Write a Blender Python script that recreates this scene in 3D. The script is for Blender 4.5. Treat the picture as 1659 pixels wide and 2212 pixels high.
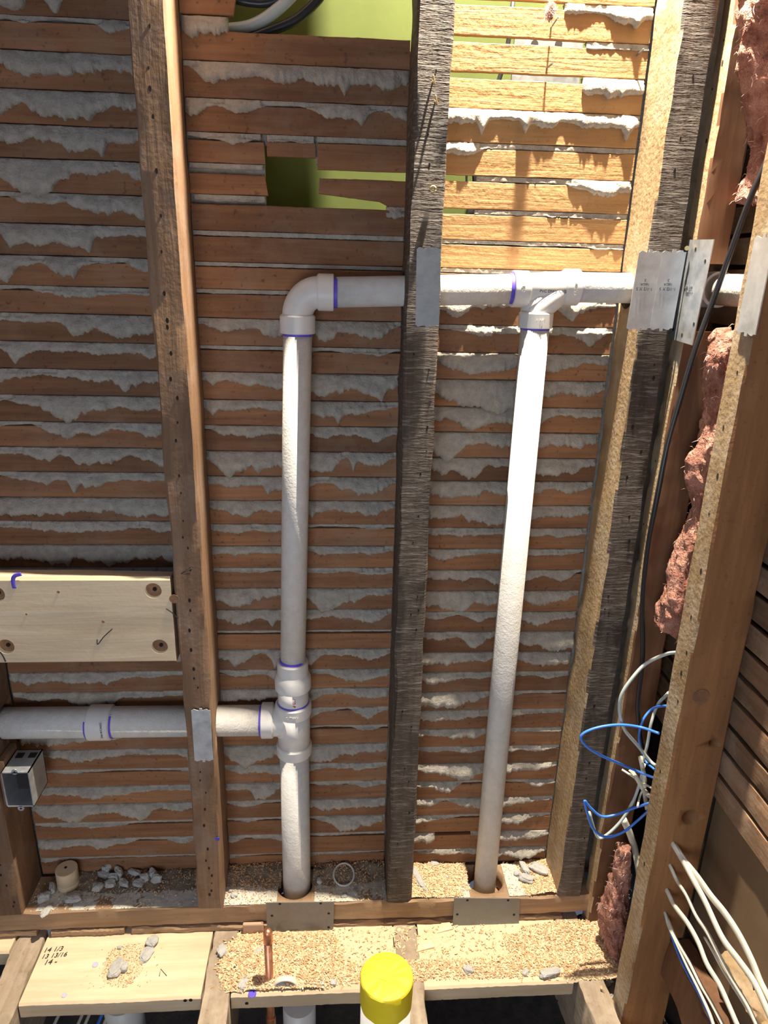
import bpy, bmesh, math, random
from mathutils import Vector, Matrix, noise
from mathutils.bvhtree import BVHTree
random.seed(7)
S = bpy.context.scene
COL = S.collection
for o in list(bpy.data.objects): bpy.data.objects.remove(o)

# ------------------------------------------------------------------ camera
FPX, CX, CY = 1510.0, 829.5, 1106.0
D = 1.14                                    # camera stands this far in front of the stud faces
_g = Vector((-119.5, 4394, FPX)).normalized()
_x = Vector((22700, 98, FPX)); _x = (_x - _g * _x.dot(_g)).normalized()
_Z = -_g; _Y = _Z.cross(_x)
R = Matrix((_x, _Y, _Z))                    # camera (right, down, forward) -> world
CAM = Vector((0, -D, 0))
cd = bpy.data.cameras.new('camera'); cam = bpy.data.objects.new('camera', cd); COL.objects.link(cam)
cd.sensor_fit = 'HORIZONTAL'; cd.sensor_width = 36; cd.lens = 36 * FPX / 1659
cd.clip_start = 0.02; cd.clip_end = 50
right = R @ Vector((1, 0, 0)); down = R @ Vector((0, 1, 0)); fwd = R @ Vector((0, 0, 1))
M4 = Matrix((right, -down, -fwd)).transposed().to_4x4(); M4.translation = CAM
cam.matrix_world = M4
S.camera = cam

def P(px, py, x=None, y=None, z=None):
    """world point on a plane of the room seen at a photograph pixel (used to measure the room)"""
    d = R @ Vector(((px - CX) / FPX, (py - CY) / FPX, 1.0))
    t = (y - CAM.y) / d.y if y is not None else (z - CAM.z) / d.z if z is not None else (x - CAM.x) / d.x
    return CAM + d * t

# ------------------------------------------------------------------ world, lamps, exposure
W = bpy.data.worlds.new('world'); S.world = W; W.use_nodes = True
bg = W.node_tree.nodes['Background']; bg.inputs[0].default_value = (0.62, 0.72, 1.0, 1); bg.inputs[1].default_value = 0.11
def light(name, kind, loc, energy, color, size=0.1, rot=None, sy=None):
    l = bpy.data.lights.new(name, kind); o = bpy.data.objects.new(name, l); COL.objects.link(o)
    o.location = loc; l.energy = energy; l.color = color
    if kind == 'POINT': l.shadow_soft_size = size
    if kind == 'AREA':
        l.size = size
        if sy: l.shape = 'RECTANGLE'; l.size_y = sy
    if rot: o.rotation_euler = rot
    return o
light('work_lamp', 'POINT', (0.35, -0.037, 1.08), 300, (1.0, 0.88, 0.70), 0.014)
light('fill_light', 'AREA', (-0.3, -1.75, -0.65), 7.8, (0.86, 0.91, 1.0), 0.8, (math.radians(90), 0, math.radians(-10)))  # soft fill added in front, set low to lift the lower bays
S.view_settings.view_transform = 'Standard'; S.view_settings.look = 'None'
S.view_settings.exposure = 0.52; S.view_settings.gamma = 1.0
S.view_settings.use_curve_mapping = False
try:
    S.cycles.max_bounces = 6; S.cycles.use_denoising = True
except Exception: pass

# ------------------------------------------------------------------ materials
def mat(name, rough=0.6, metal=0.0):
    m = bpy.data.materials.new(name); m.use_nodes = True
    b = m.node_tree.nodes['Principled BSDF']
    b.inputs['Roughness'].default_value = rough; b.inputs['Metallic'].default_value = metal
    return m, m.node_tree, b
def N(nt, t, **k):
    n = nt.nodes.new(t)
    for a, v in k.items():
        if a.startswith('_'): n.inputs[a[1:].replace('_', ' ')].default_value = v
        else: setattr(n, a, v)
    return n
def coords(nt, scale, rand=True):
    tc = N(nt, 'ShaderNodeTexCoord'); mp = N(nt, 'ShaderNodeMapping'); mp.inputs['Scale'].default_value = scale
    nt.links.new(tc.outputs['Object'], mp.inputs['Vector'])
    if rand:
        oi = N(nt, 'ShaderNodeObjectInfo'); mu = N(nt, 'ShaderNodeMath', operation='MULTIPLY'); mu.inputs[1].default_value = 37
        nt.links.new(oi.outputs['Random'], mu.inputs[0]); nt.links.new(mu.outputs[0], mp.inputs['Location'])
        return mp.outputs[0], oi
    return mp.outputs[0], None
def ramp(nt, src, cols):
    r = N(nt, 'ShaderNodeValToRGB'); e = r.color_ramp.elements
    while len(e) < len(cols): e.new(0.5)
    for i, (p, c) in enumerate(cols): e[i].position = p; e[i].color = (*c, 1)
    nt.links.new(src, r.inputs[0]); return r.outputs[0]
def mixc(nt, fac, a, b, mode='MIX'):
    m = N(nt, 'ShaderNodeMix', data_type='RGBA', blend_type=mode)
    for s, v in ((m.inputs[0], fac), (m.inputs[6], a), (m.inputs[7], b)):
        if isinstance(v, (int, float)): s.default_value = v
        elif isinstance(v, tuple): s.default_value = (*v, 1)
        else: nt.links.new(v, s)
    return m.outputs[2]
def bump(nt, b, src, strength, dist, prev=None):
    n = N(nt, 'ShaderNodeBump'); n.inputs['Strength'].default_value = strength; n.inputs['Distance'].default_value = dist
    nt.links.new(src, n.inputs['Height'])
    if prev: nt.links.new(prev, n.inputs['Normal'])
    nt.links.new(n.outputs[0], b.inputs['Normal']); return n.outputs[0]

def wood(name, c1, c2, axis, rough=0.75, bs=0.5, saw=0.0, sawaxis=2, spots=0.3, dust=None, rand=0.35, fuzz=0.4):
    """axis: grain direction 0/1/2; saw: strength of the saw-blade marks that run across the grain"""
    m, nt, b = mat(name, rough)
    sc = [70, 70, 70]; sc[axis] = 4
    v, oi = coords(nt, sc)
    n1 = N(nt, 'ShaderNodeTexNoise', _Scale=1.0, _Detail=6.0, _Roughness=0.65, _Distortion=0.6); nt.links.new(v, n1.inputs['Vector'])
    col = ramp(nt, n1.outputs[0], [(0.3, c1), (0.7, c2)])
    sc2 = [14, 14, 14]; sc2[axis] = 3
    v2, _ = coords(nt, sc2)
    n2 = N(nt, 'ShaderNodeTexNoise', _Scale=1.0, _Detail=4.0, _Roughness=0.6); nt.links.new(v2, n2.inputs['Vector'])
    col = mixc(nt, ramp(nt, n2.outputs[0], [(0.35, (0, 0, 0)), (0.7, (0.6, 0.6, 0.6))]), col, tuple(x * 0.62 for x in c1))
    rr = ramp(nt, oi.outputs['Random'], [(0, (1 - rand,) * 3), (1, (1 + rand * 0.5,) * 3)])
    col = mixc(nt, 1.0, col, rr, 'MULTIPLY')
    v3, _ = coords(nt, (120, 120, 120))
    n3 = N(nt, 'ShaderNodeTexNoise', _Scale=1.0, _Detail=3.0); nt.links.new(v3, n3.inputs['Vector'])
    if spots:
        col = mixc(nt, ramp(nt, n3.outputs[0], [(0.62, (0, 0, 0)), (0.72, (spots,) * 3)]), col, tuple(x * 0.25 for x in c1))
    if dust:
        v4, _ = coords(nt, (9, 9, 9)); n4 = N(nt, 'ShaderNodeTexNoise', _Scale=1.0, _Detail=5.0, _Roughness=0.7); nt.links.new(v4, n4.inputs['Vector'])
        col = mixc(nt, ramp(nt, n4.outputs[0], [(0.48, (0, 0, 0)), (0.7, (dust[3],) * 3)]), col, dust[:3])
    nt.links.new(col, b.inputs['Base Color'])
    pr = bump(nt, b, n1.outputs[0], bs, 0.0015)
    if fuzz: pr = bump(nt, b, n3.outputs[0], fuzz, 0.0015, pr)
    if saw:
        sv = [28, 28, 28]; sv[sawaxis] = 230
        v5, _ = coords(nt, sv)
        mp = v5.node; mp.inputs['Rotation'].default_value = (0, math.radians(4), 0)
        n5 = N(nt, 'ShaderNodeTexNoise', _Scale=1.0, _Detail=3.0, _Roughness=0.7, _Distortion=0.3); nt.links.new(v5, n5.inputs['Vector'])
        bump(nt, b, n5.outputs[0], saw, 0.004, pr)
        col2 = mixc(nt, ramp(nt, n5.outputs[0], [(0.52, (0, 0, 0)), (0.72, (0.42,) * 3)]), col, tuple(min(1, x * 1.4 + 0.26) for x in c2))  # pale streaks: grazing light on the saw ridges, put into the colour
        nt.links.new(col2, b.inputs['Base Color'])
    return m
M = {}
M['lath'] = wood('old_lath_wood', (0.21, 0.090, 0.038), (0.41, 0.19, 0.078), 0, bs=0.9, spots=0.6, dust=(0.36, 0.28, 0.20, 0.25))
M['lathlit'] = wood('lamplit_lath_wood', (0.42, 0.22, 0.08), (0.56, 0.33, 0.14), 0, bs=1.6, spots=0.25, fuzz=0.9, rand=0.12)  # brighter copy of the lath wood, lamp light put into its colour
M['lathy'] = wood('side_wall_lath_wood', (0.20, 0.11, 0.06), (0.38, 0.23, 0.13), 1, bs=0.6, dust=(0.5, 0.42, 0.32, 0.4))
M['studbrown'] = wood('brown_stud_wood', (0.22, 0.12, 0.062), (0.38, 0.225, 0.125), 2, bs=0.8, spots=0.2, dust=(0.34, 0.28, 0.24, 0.3))
M['studdark'] = wood('dark_sawn_stud_wood', (0.060, 0.040, 0.028), (0.15, 0.112, 0.082), 2, bs=0.6, saw=1.0, spots=0.3)
M['studpale'] = wood('pale_sawn_stud_wood', (0.44, 0.29, 0.14), (0.62, 0.44, 0.25), 2, bs=0.5, spots=0.5, dust=(0.6, 0.54, 0.44, 0.5), fuzz=0.8)
M['studred'] = wood('reddish_stud_wood', (0.28, 0.125, 0.045), (0.42, 0.20, 0.075), 2, bs=0.2, spots=0.3, rand=0.1)
M['corner'] = wood('shade_dulled_wood', (0.15, 0.065, 0.028), (0.235, 0.11, 0.05), 2, bs=0.15, spots=0.1, rand=0, fuzz=0)  # wood darkened so the corner face looks missed by the lamp
M['plate'] = wood('old_plate_wood', (0.33, 0.20, 0.11), (0.50, 0.33, 0.19), 0, bs=0.6, spots=0.25, rand=0.1)
M['newx'] = wood('new_spruce_wood', (0.70, 0.53, 0.33), (0.83, 0.68, 0.47), 0, rough=0.6, bs=0.2, spots=0.05, rand=0.08, fuzz=0.1)
M['oldy'] = wood('weathered_joist_wood', (0.30, 0.22, 0.15), (0.46, 0.36, 0.26), 1, bs=0.6, spots=0.3, dust=(0.62, 0.54, 0.42, 0.5), rand=0.1)
M['dark'] = mat('cavity_shade')[0]; M['dark'].node_tree.nodes['Principled BSDF'].inputs['Base Color'].default_value = (0.025, 0.02, 0.018, 1)  # near-black colour standing for the darkness inside cavities

def rough_mat(name, c1, c2, scale, bs, dist=0.003, rough=0.95, detail=6, sss=0):
    m, nt, b = mat(name, rough)
    v, oi = coords(nt, (scale,) * 3)
    n = N(nt, 'ShaderNodeTexNoise', _Scale=1.0, _Detail=float(detail), _Roughness=0.7); nt.links.new(v, n.inputs['Vector'])
    nt.links.new(ramp(nt, n.outputs[0], [(0.3, c1), (0.7, c2)]), b.inputs['Base Color'])
    v2, _ = coords(nt, (scale * 5,) * 3)
    n2 = N(nt, 'ShaderNodeTexNoise', _Scale=1.0, _Detail=3.0); nt.links.new(v2, n2.inputs['Vector'])
    p = bump(nt, b, n.outputs[0], bs, dist); bump(nt, b, n2.outputs[0], bs, dist * 0.4, p)
    return m
M['plaster'] = rough_mat('grey_lime_plaster', (0.30, 0.27, 0.225), (0.48, 0.44, 0.38), 60, 0.9, 0.004)
M['rubble'] = rough_mat('plaster_rubble', (0.38, 0.37, 0.35), (0.55, 0.54, 0.51), 70, 0.8)
M['dirt'] = rough_mat('dusty_dirt', (0.13, 0.10, 0.07), (0.28, 0.23, 0.17), 45, 0.9, 0.006)
M['dirtshade'] = rough_mat('void_shade_dirt', (0.035, 0.028, 0.022), (0.09, 0.07, 0.05), 30, 0.9, 0.006)  # dirt colour darkened to stand for the unlit void under the floor
M['dustsaw'] = rough_mat('fine_sawdust', (0.62, 0.47, 0.27), (0.82, 0.70, 0.48), 120, 0.8)
M['greydust'] = rough_mat('pale_grey_dust', (0.42, 0.42, 0.39), (0.66, 0.64, 0.56), 30, 0.5)
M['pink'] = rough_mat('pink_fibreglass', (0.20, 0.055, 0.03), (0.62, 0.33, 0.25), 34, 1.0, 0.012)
M['green'] = rough_mat('lime_green_paint', (0.062, 0.08, 0.014), (0.078, 0.10, 0.018), 10, 0.1)
M['pvc'] = rough_mat('white_pvc', (0.66, 0.65, 0.62), (0.74, 0.73, 0.71), 30, 0.05, rough=0.42)
M['pvcdust'] = rough_mat('dusty_white_pvc', (0.57, 0.55, 0.51), (0.68, 0.67, 0.65), 48, 0.9, 0.0018, rough=0.6)
M['yellow'] = rough_mat('yellow_tape', (0.80, 0.62, 0.02), (0.90, 0.74, 0.03), 18, 0.2, rough=0.45)
M['nmcable'] = rough_mat('cream_cable_jacket', (0.66, 0.62, 0.50), (0.76, 0.72, 0.60), 20, 0.05, rough=0.45)
def flat(name, c, rough=0.5, metal=0.0):
    m, nt, b = mat(name, rough, metal); b.inputs['Base Color'].default_value = (*c, 1); return m
M['purple'] = flat('purple_primer', (0.12, 0.08, 0.62), 0.5)
M['lilac'] = flat('faint_purple_stain', (0.50, 0.46, 0.62), 0.6)
M['ink'] = flat('black_ink', (0.02, 0.02, 0.025), 0.6)
M['blueink'] = flat('blue_ink', (0.07, 0.07, 0.5), 0.6)
M['redink'] = flat('red_ink', (0.45, 0.03, 0.10), 0.6)
M['greyink'] = flat('grey_ink', (0.10, 0.11, 0.13), 0.6)
M['blue'] = flat('blue_cable_jacket', (0.06, 0.24, 0.85), 0.35)
M['greycable'] = flat('grey_cable_jacket', (0.50, 0.55, 0.52), 0.4)
M['black'] = flat('black_cable_jacket', (0.02, 0.02, 0.024), 0.35)
M['hole'] = flat('nail_hole_shadow', (0.015, 0.01, 0.008), 0.9)
M['endgrain'] = flat('cut_end_grain', (0.50, 0.33, 0.22), 0.8)
M['screwhole'] = wood('bored_wood', (0.20, 0.10, 0.05), (0.38, 0.20, 0.10), 1, rand=0)
def metalm(name, c1, c2, rough, scale=40):
    m, nt, b = mat(name, rough, 0.85)
    v, oi = coords(nt, (scale,) * 3)
    n = N(nt, 'ShaderNodeTexNoise', _Scale=1.0, _Detail=5.0, _Roughness=0.75); nt.links.new(v, n.inputs['Vector'])
    nt.links.new(ramp(nt, n.outputs[0], [(0.3, c1), (0.7, c2)]), b.inputs['Base Color'])
    nt.links.new(ramp(nt, n.outputs[0], [(0.3, (rough,) * 3), (0.7, (rough + 0.2,) * 3)]), b.inputs['Roughness'])
    v2, _ = coords(nt, (900,) * 3); n2 = N(nt, 'ShaderNodeTexNoise', _Scale=1.0); nt.links.new(v2, n2.inputs['Vector'])
    bump(nt, b, n2.outputs[0], 0.15, 0.0005)
    return m
M['galv'] = metalm('galvanised_steel', (0.50, 0.53, 0.56), (0.66, 0.69, 0.72), 0.42)
M['galvdark'] = metalm('grey_galvanised_steel', (0.22, 0.24, 0.26), (0.34, 0.37, 0.40), 0.5)
M['steel'] = metalm('dull_grey_steel', (0.20, 0.21, 0.22), (0.29, 0.30, 0.31), 0.5)
M['copper'] = metalm('copper', (0.60, 0.24, 0.12), (0.85, 0.42, 0.25), 0.28, 60)
M['brass'] = metalm('brass_screw', (0.55, 0.42, 0.2), (0.7, 0.55, 0.3), 0.35)

# ------------------------------------------------------------------ mesh helpers
def link(name, me, m, parent=None, smooth=False):
    o = bpy.data.objects.new(name, me); COL.objects.link(o)
    if m is not None: me.materials.append(M[m] if isinstance(m, str) else m)
    if parent is not None:
        o.parent = parent
        o.matrix_parent_inverse = Matrix.Translation(-parent.location)
    if smooth:
        for p in me.polygons: p.use_smooth = True
    return o
def mk(name, vs, fs, m, parent=None, smooth=False):
    me = bpy.data.meshes.new(name); me.from_pydata([tuple(v) for v in vs], [], fs); me.validate(); me.update()
    bm = bmesh.new(); bm.from_mesh(me); bmesh.ops.recalc_face_normals(bm, faces=bm.faces); bm.to_mesh(me); bm.free()
    return link(name, me, m, parent, smooth)
def frombm(name, bm, m, parent=None, smooth=False):
    bmesh.ops.recalc_face_normals(bm, faces=bm.faces)
    me = bpy.data.meshes.new(name); bm.to_mesh(me); bm.free(); return link(name, me, m, parent, smooth)
def tag(o, label=None, cat=None, group=None, kind=None):
    if label: o['label'] = label
    if cat: o['category'] = cat
    if group: o['group'] = group
    if kind: o['kind'] = kind
    return o
def empty(name, loc, label, cat, group=None):
    o = bpy.data.objects.new(name, None); COL.objects.link(o); o.location = loc; o.empty_display_size = 0.02
    return tag(o, label, cat, group)
def addbox(bm, x0, x1, y0, y1, z0, z1, bevel=0.0):
    r = bmesh.ops.create_cube(bm, size=1)
    for v in r['verts']: v.co = Vector(((x0 + x1) / 2 + v.co.x * (x1 - x0), (y0 + y1) / 2 + v.co.y * (y1 - y0), (z0 + z1) / 2 + v.co.z * (z1 - z0)))
    if bevel:
        es = list({e for v in r['verts'] for e in v.link_edges})
        bmesh.ops.bevel(bm, geom=es, offset=bevel, segments=2, affect='EDGES', profile=0.6)
def box(name, x0, x1, y0, y1, z0, z1, m, parent=None, bevel=0.0):
    bm = bmesh.new(); addbox(bm, x0, x1, y0, y1, z0, z1, bevel); return frombm(name, bm, m, parent)
def nz(x, y, z, s=1.0): return noise.noise(Vector((x * s, y * s, z * s)))
def beam(name, p0, p1, u, v, w, d, m, parent=None, seg=60, jit=0.0012, wav=0.002, bev=0.003, seed=0.0, cutend=None):
    """rough-sawn timber: axis p0->p1, section from the axis corner along unit u by w and unit v by d"""
    p0, p1, u, v = Vector(p0), Vector(p1), Vector(u), Vector(v)
    b = bev
    sec = [(b, 0), (w * .33, 0), (w * .66, 0), (w - b, 0), (w, b), (w, d / 2), (w, d - b), (w - b, d), (w / 2, d), (b, d), (0, d - b), (0, d / 2), (0, b)]
    n = len(sec); vs, fs = [], []
    for i in range(seg + 1):
        t = i / seg; c = p0.lerp(p1, t)
        wx = wav * nz(t * 3 + seed, seed, 1.3); wy = wav * nz(t * 3 + seed, 7.1, seed)
        for j, (a, q) in enumerate(sec):
            edge = 1.6 if j in (0, 3, 4, 6, 7, 9, 10, 12) else 0.5
            e1 = jit * edge * nz(t * 41 + seed, j * 3.1, 0.5); e2 = jit * edge * nz(t * 41 + seed, j * 3.1, 9.5)
            vs.append(c + u * (a + wx + e1) + v * (q + wy + e2))
    for i in range(seg):
        for j in range(n):
            a, b2 = i * n + j, i * n + (j + 1) % n
            fs.append((a, b2, b2 + n, a + n))
    fs.append(tuple(range(n))[::-1]); fs.append(tuple(seg * n + j for j in range(n)))
    o = mk(name, vs, fs, m, parent, True)
    bm = bmesh.new(); bm.from_mesh(o.data)
    for e in bm.edges:
        if len(e.link_faces) == 2 and e.calc_face_angle(0) > 0.6: e.smooth = False
    bm.to_mesh(o.data); bm.free(); return o
def catmull(pts, k=8):
    pts = [Vector(p) for p in pts]
    if len(pts) < 3: return [pts[0].lerp(pts[-1], i / k) for i in range(k + 1)]
    q = [pts[0] * 2 - pts[1]] + pts + [pts[-1] * 2 - pts[-2]]; out = []
    for i in range(1, len(q) - 2):
        a, b, c, d = q[i - 1], q[i], q[i + 1], q[i + 2]
        for j in range(k):
            t = j / k; out.append(0.5 * ((2 * b) + (c - a) * t + (2 * a - 5 * b + 4 * c - d) * t * t + (3 * b - a - 3 * c + d) * t ** 3))
    out.append(pts[-1]); return out
def tube(name, pts, rad, m, parent=None, ns=16, cap=True, k=8, flat_=1.0, flatdir=None, raw=False, inner=None):
    pts = [Vector(p) for p in pts] if raw else catmull(pts, k)
    vs, fs = [], []
    t0 = (pts[1] - pts[0]).normalized()
    up = Vector(flatdir) if flatdir else (Vector((0, 1, 0)) if abs(t0.y) < 0.9 else Vector((1, 0, 0)))
    n1 = (up - t0 * up.dot(t0)).normalized()
    for i, p in enumerate(pts):
        t = (pts[min(i + 1, len(pts) - 1)] - pts[max(i - 1, 0)])
        t = t.normalized() if t.length > 1e-9 else t0
        n1 = (n1 - t * n1.dot(t)).normalized(); n2 = t.cross(n1)
        r = rad[i] if isinstance(rad, (list, tuple)) else rad
        for j in range(ns):
            a = 2 * math.pi * j / ns; vs.append(p + n1 * (r * flat_ * math.cos(a)) + n2 * (r * math.sin(a)))
    for i in range(len(pts) - 1):
        for j in range(ns):
            a, b = i * ns + j, i * ns + (j + 1) % ns; fs.append((a, b, b + ns, a + ns))
    if cap:
        fs.append(tuple(range(ns))[::-1]); fs.append(tuple((len(pts) - 1) * ns + j for j in range(ns)))
    o = mk(name, vs, fs, m, parent, True)
    if cap:
        ps = o.data.polygons; ps[len(ps) - 1].use_smooth = False; ps[len(ps) - 2].use_smooth = False
    return o
def lathe(name, axis0, axis1, prof, m, parent=None, ns=40):
    """prof: (t along the axis in metres, radius)"""
    a0, a1 = Vector(axis0), Vector(axis1); dr = (a1 - a0).normalized()
    pts, rad = [], []
    for t, r in prof: pts.append(a0 + dr * t); rad.append(r)
    up = Vector((0, 1, 0)) if abs(dr.y) < 0.9 else Vector((1, 0, 0))
    n1 = (up - dr * up.dot(dr)).normalized(); n2 = dr.cross(n1)
    vs, fs = [], []
    for p, r in zip(pts, rad):
        for j in range(ns):
            a = 2 * math.pi * j / ns; vs.append(p + (n1 * math.cos(a) + n2 * math.sin(a)) * r)
    for i in range(len(pts) - 1):
        for j in range(ns):
            a, b = i * ns + j, i * ns + (j + 1) % ns; fs.append((a, b, b + ns, a + ns))
    fs.append(tuple(range(ns))[::-1]); fs.append(tuple((len(pts) - 1) * ns + j for j in range(ns)))
    o = mk(name, vs, fs, m, parent, True)
    bm = bmesh.new(); bm.from_mesh(o.data)
    for e in bm.edges:
        if len(e.link_faces) == 2 and e.calc_face_angle(0) > 0.6: e.smooth = False
    bm.to_mesh(o.data); bm.free()
    return o
def cut(o, cutters):
    for c in cutters:
        md = o.modifiers.new('b', 'BOOLEAN'); md.object = c; md.operation = 'DIFFERENCE'; md.solver = 'EXACT'
    dg = bpy.context.evaluated_depsgraph_get(); dg.update()
    me = bpy.data.meshes.new_from_object(o.evaluated_get(dg)); o.modifiers.clear(); o.data = me
    for c in cutters: bpy.data.objects.remove(c)
def rod(p0, p1, r, ns=28):
    return tube('cutter', [p0, p1], r, None, ns=ns, raw=True)
def holes(parent, spots, face, size=0.0022):
    """old nail holes: thin discs, pit shade put into their dark colour, on one face of a timber"""
    T = BVHTree.FromPolygons([v.co for v in parent.data.vertices], [tuple(p.vertices) for p in parent.data.polygons])
    dv = Vector((0, 1, 0)) if face == 'y' else Vector((1, 0, 0))
    for (a, b, c) in spots:
        hit = T.ray_cast(Vector((a, b, c)) - dv * .03, dv)[0]
        if hit is None: continue
        c0 = hit; n = 8; rr = size * random.uniform(0.6, 1.3); vs = []
        for d in (-0.0004, 0.002):
            for j in range(n):
                t = 2 * math.pi * j / n; da, db = math.cos(t) * rr * 0.75, math.sin(t) * rr * 1.35
                vs.append(c0 + (Vector((da, d, db)) if face == 'y' else Vector((d, da, db))))
        fs = [(j, (j + 1) % n, n + (j + 1) % n, n + j) for j in range(n)] + [tuple(range(n)), tuple(range(2 * n - 1, n - 1, -1))]
        mk('nail_hole', vs, fs, 'hole', parent)

# ------------------------------------------------------------------ layout measured from the wall
ZP = -1.278          # top of sole plate
ZB = -1.345          # top of subfloor blocks
YL = 0.100           # front of the laths
TOP = 1.30
S1 = (-0.697, -0.645); S2 = (-0.289, -0.238); S3 = (0.109, 0.161); S4 = (0.483, 0.534)
XR = 0.555           # room face of the side wall

# structure: plaster backing of the wall, green wall beyond, dark cavity
def struct(o): o['kind'] = 'structure'; return o
def zz(py, px=650): return P(px, py, y=YL).z
BK0, BK1 = 0.1125, 0.124
bm = bmesh.new()
addbox(bm, -0.95, -0.262, BK0, BK1, -1.33, 0.6)
bx = lambda px, py: P(px, py, y=BK0).x
bz = lambda px, py: P(px, py, y=BK0).z
zt = bz(650, 78)
addbox(bm, -0.262, bx(492, 60), BK0, BK1, zt, bz(450, 30))
addbox(bm, -0.262, 0.135, BK0, BK1, bz(700, 318), bz(650, 100))
addbox(bm, -0.262, bx(573, 400), BK0, BK1, bz(500, 447), bz(700, 318))
addbox(bm, bx(682, 340), 0.135, BK0, BK1, bz(780, 358), bz(700, 318))
addbox(bm, bx(835, 450), 0.135, BK0, BK1, bz(860, 468), bz(860, 447))
addbox(bm, -0.262, 0.135, BK0, BK1, -1.33, bz(650, 456))
addbox(bm, bx(1280, 100), 0.7, BK0, BK1, bz(1200, 205), 0.6)
addbox(bm, 0.135, 0.7, BK0, BK1, bz(1200, 375), bz(1200, 205))
addbox(bm, bx(1058, 400), 0.7, BK0, BK1, bz(1200, 420), bz(1200, 375))
addbox(bm, bx(1012, 460), 0.7, BK0, BK1, bz(1200, 490), bz(1200, 420))
addbox(bm, 0.135, 0.7, BK0, BK1, -1.33, bz(1200, 490))
struct(frombm('wall_back', bm, 'plaster'))
struct(box('wall_beyond', -0.6, 0.75, 0.235, 0.25, -0.1, 0.7, 'green'))
struct(box('floor', -1.6, 1.3, -1.6, 0.25, -1.78, -1.72, 'dirtshade'))
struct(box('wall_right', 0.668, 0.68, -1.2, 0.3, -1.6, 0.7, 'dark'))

# ------------------------------------------------------------------ laths and plaster ridges
ROWS = {0: [-35, 37, 112, 195, 271, 344, 417, 484, 553, 618, 677, 738, 797, 853.5, 911, 966, 1019, 1074, 1125, 1176, 1225, 1272, 1318, 1364, 1409,
            1452, 1495, 1537, 1579, 1620, 1663, 1700, 1738, 1777, 1813, 1852],
        1: [139.5, 219, 292, 364, 434, 503, 570, 628, 690, 749, 805.5, 865, 920, 975, 1029, 1081, 1132, 1179, 1226.5, 1270, 1316, 1361.5, 1402,
            1445.6, 1487, 1528.6, 1568, 1608, 1650, 1689, 1727, 1764, 1801, 1842],
        2: [4, 85, 162, 240, 313, 384, 456, 522, 583, 645, 704, 763, 821, 879.6, 934.5, 989, 1039.5, 1091.5, 1140, 1185.7, 1231, 1276, 1321,
            1364, 1408, 1451, 1492.6, 1532, 1573, 1611, 1648, 1685, 1722, 1758, 1795, 1831]}
MIDPX = {0: 160, 1: 650, 2: 1140}
def mid2(py): return 1200 - (py / 1831) * 145
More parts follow.
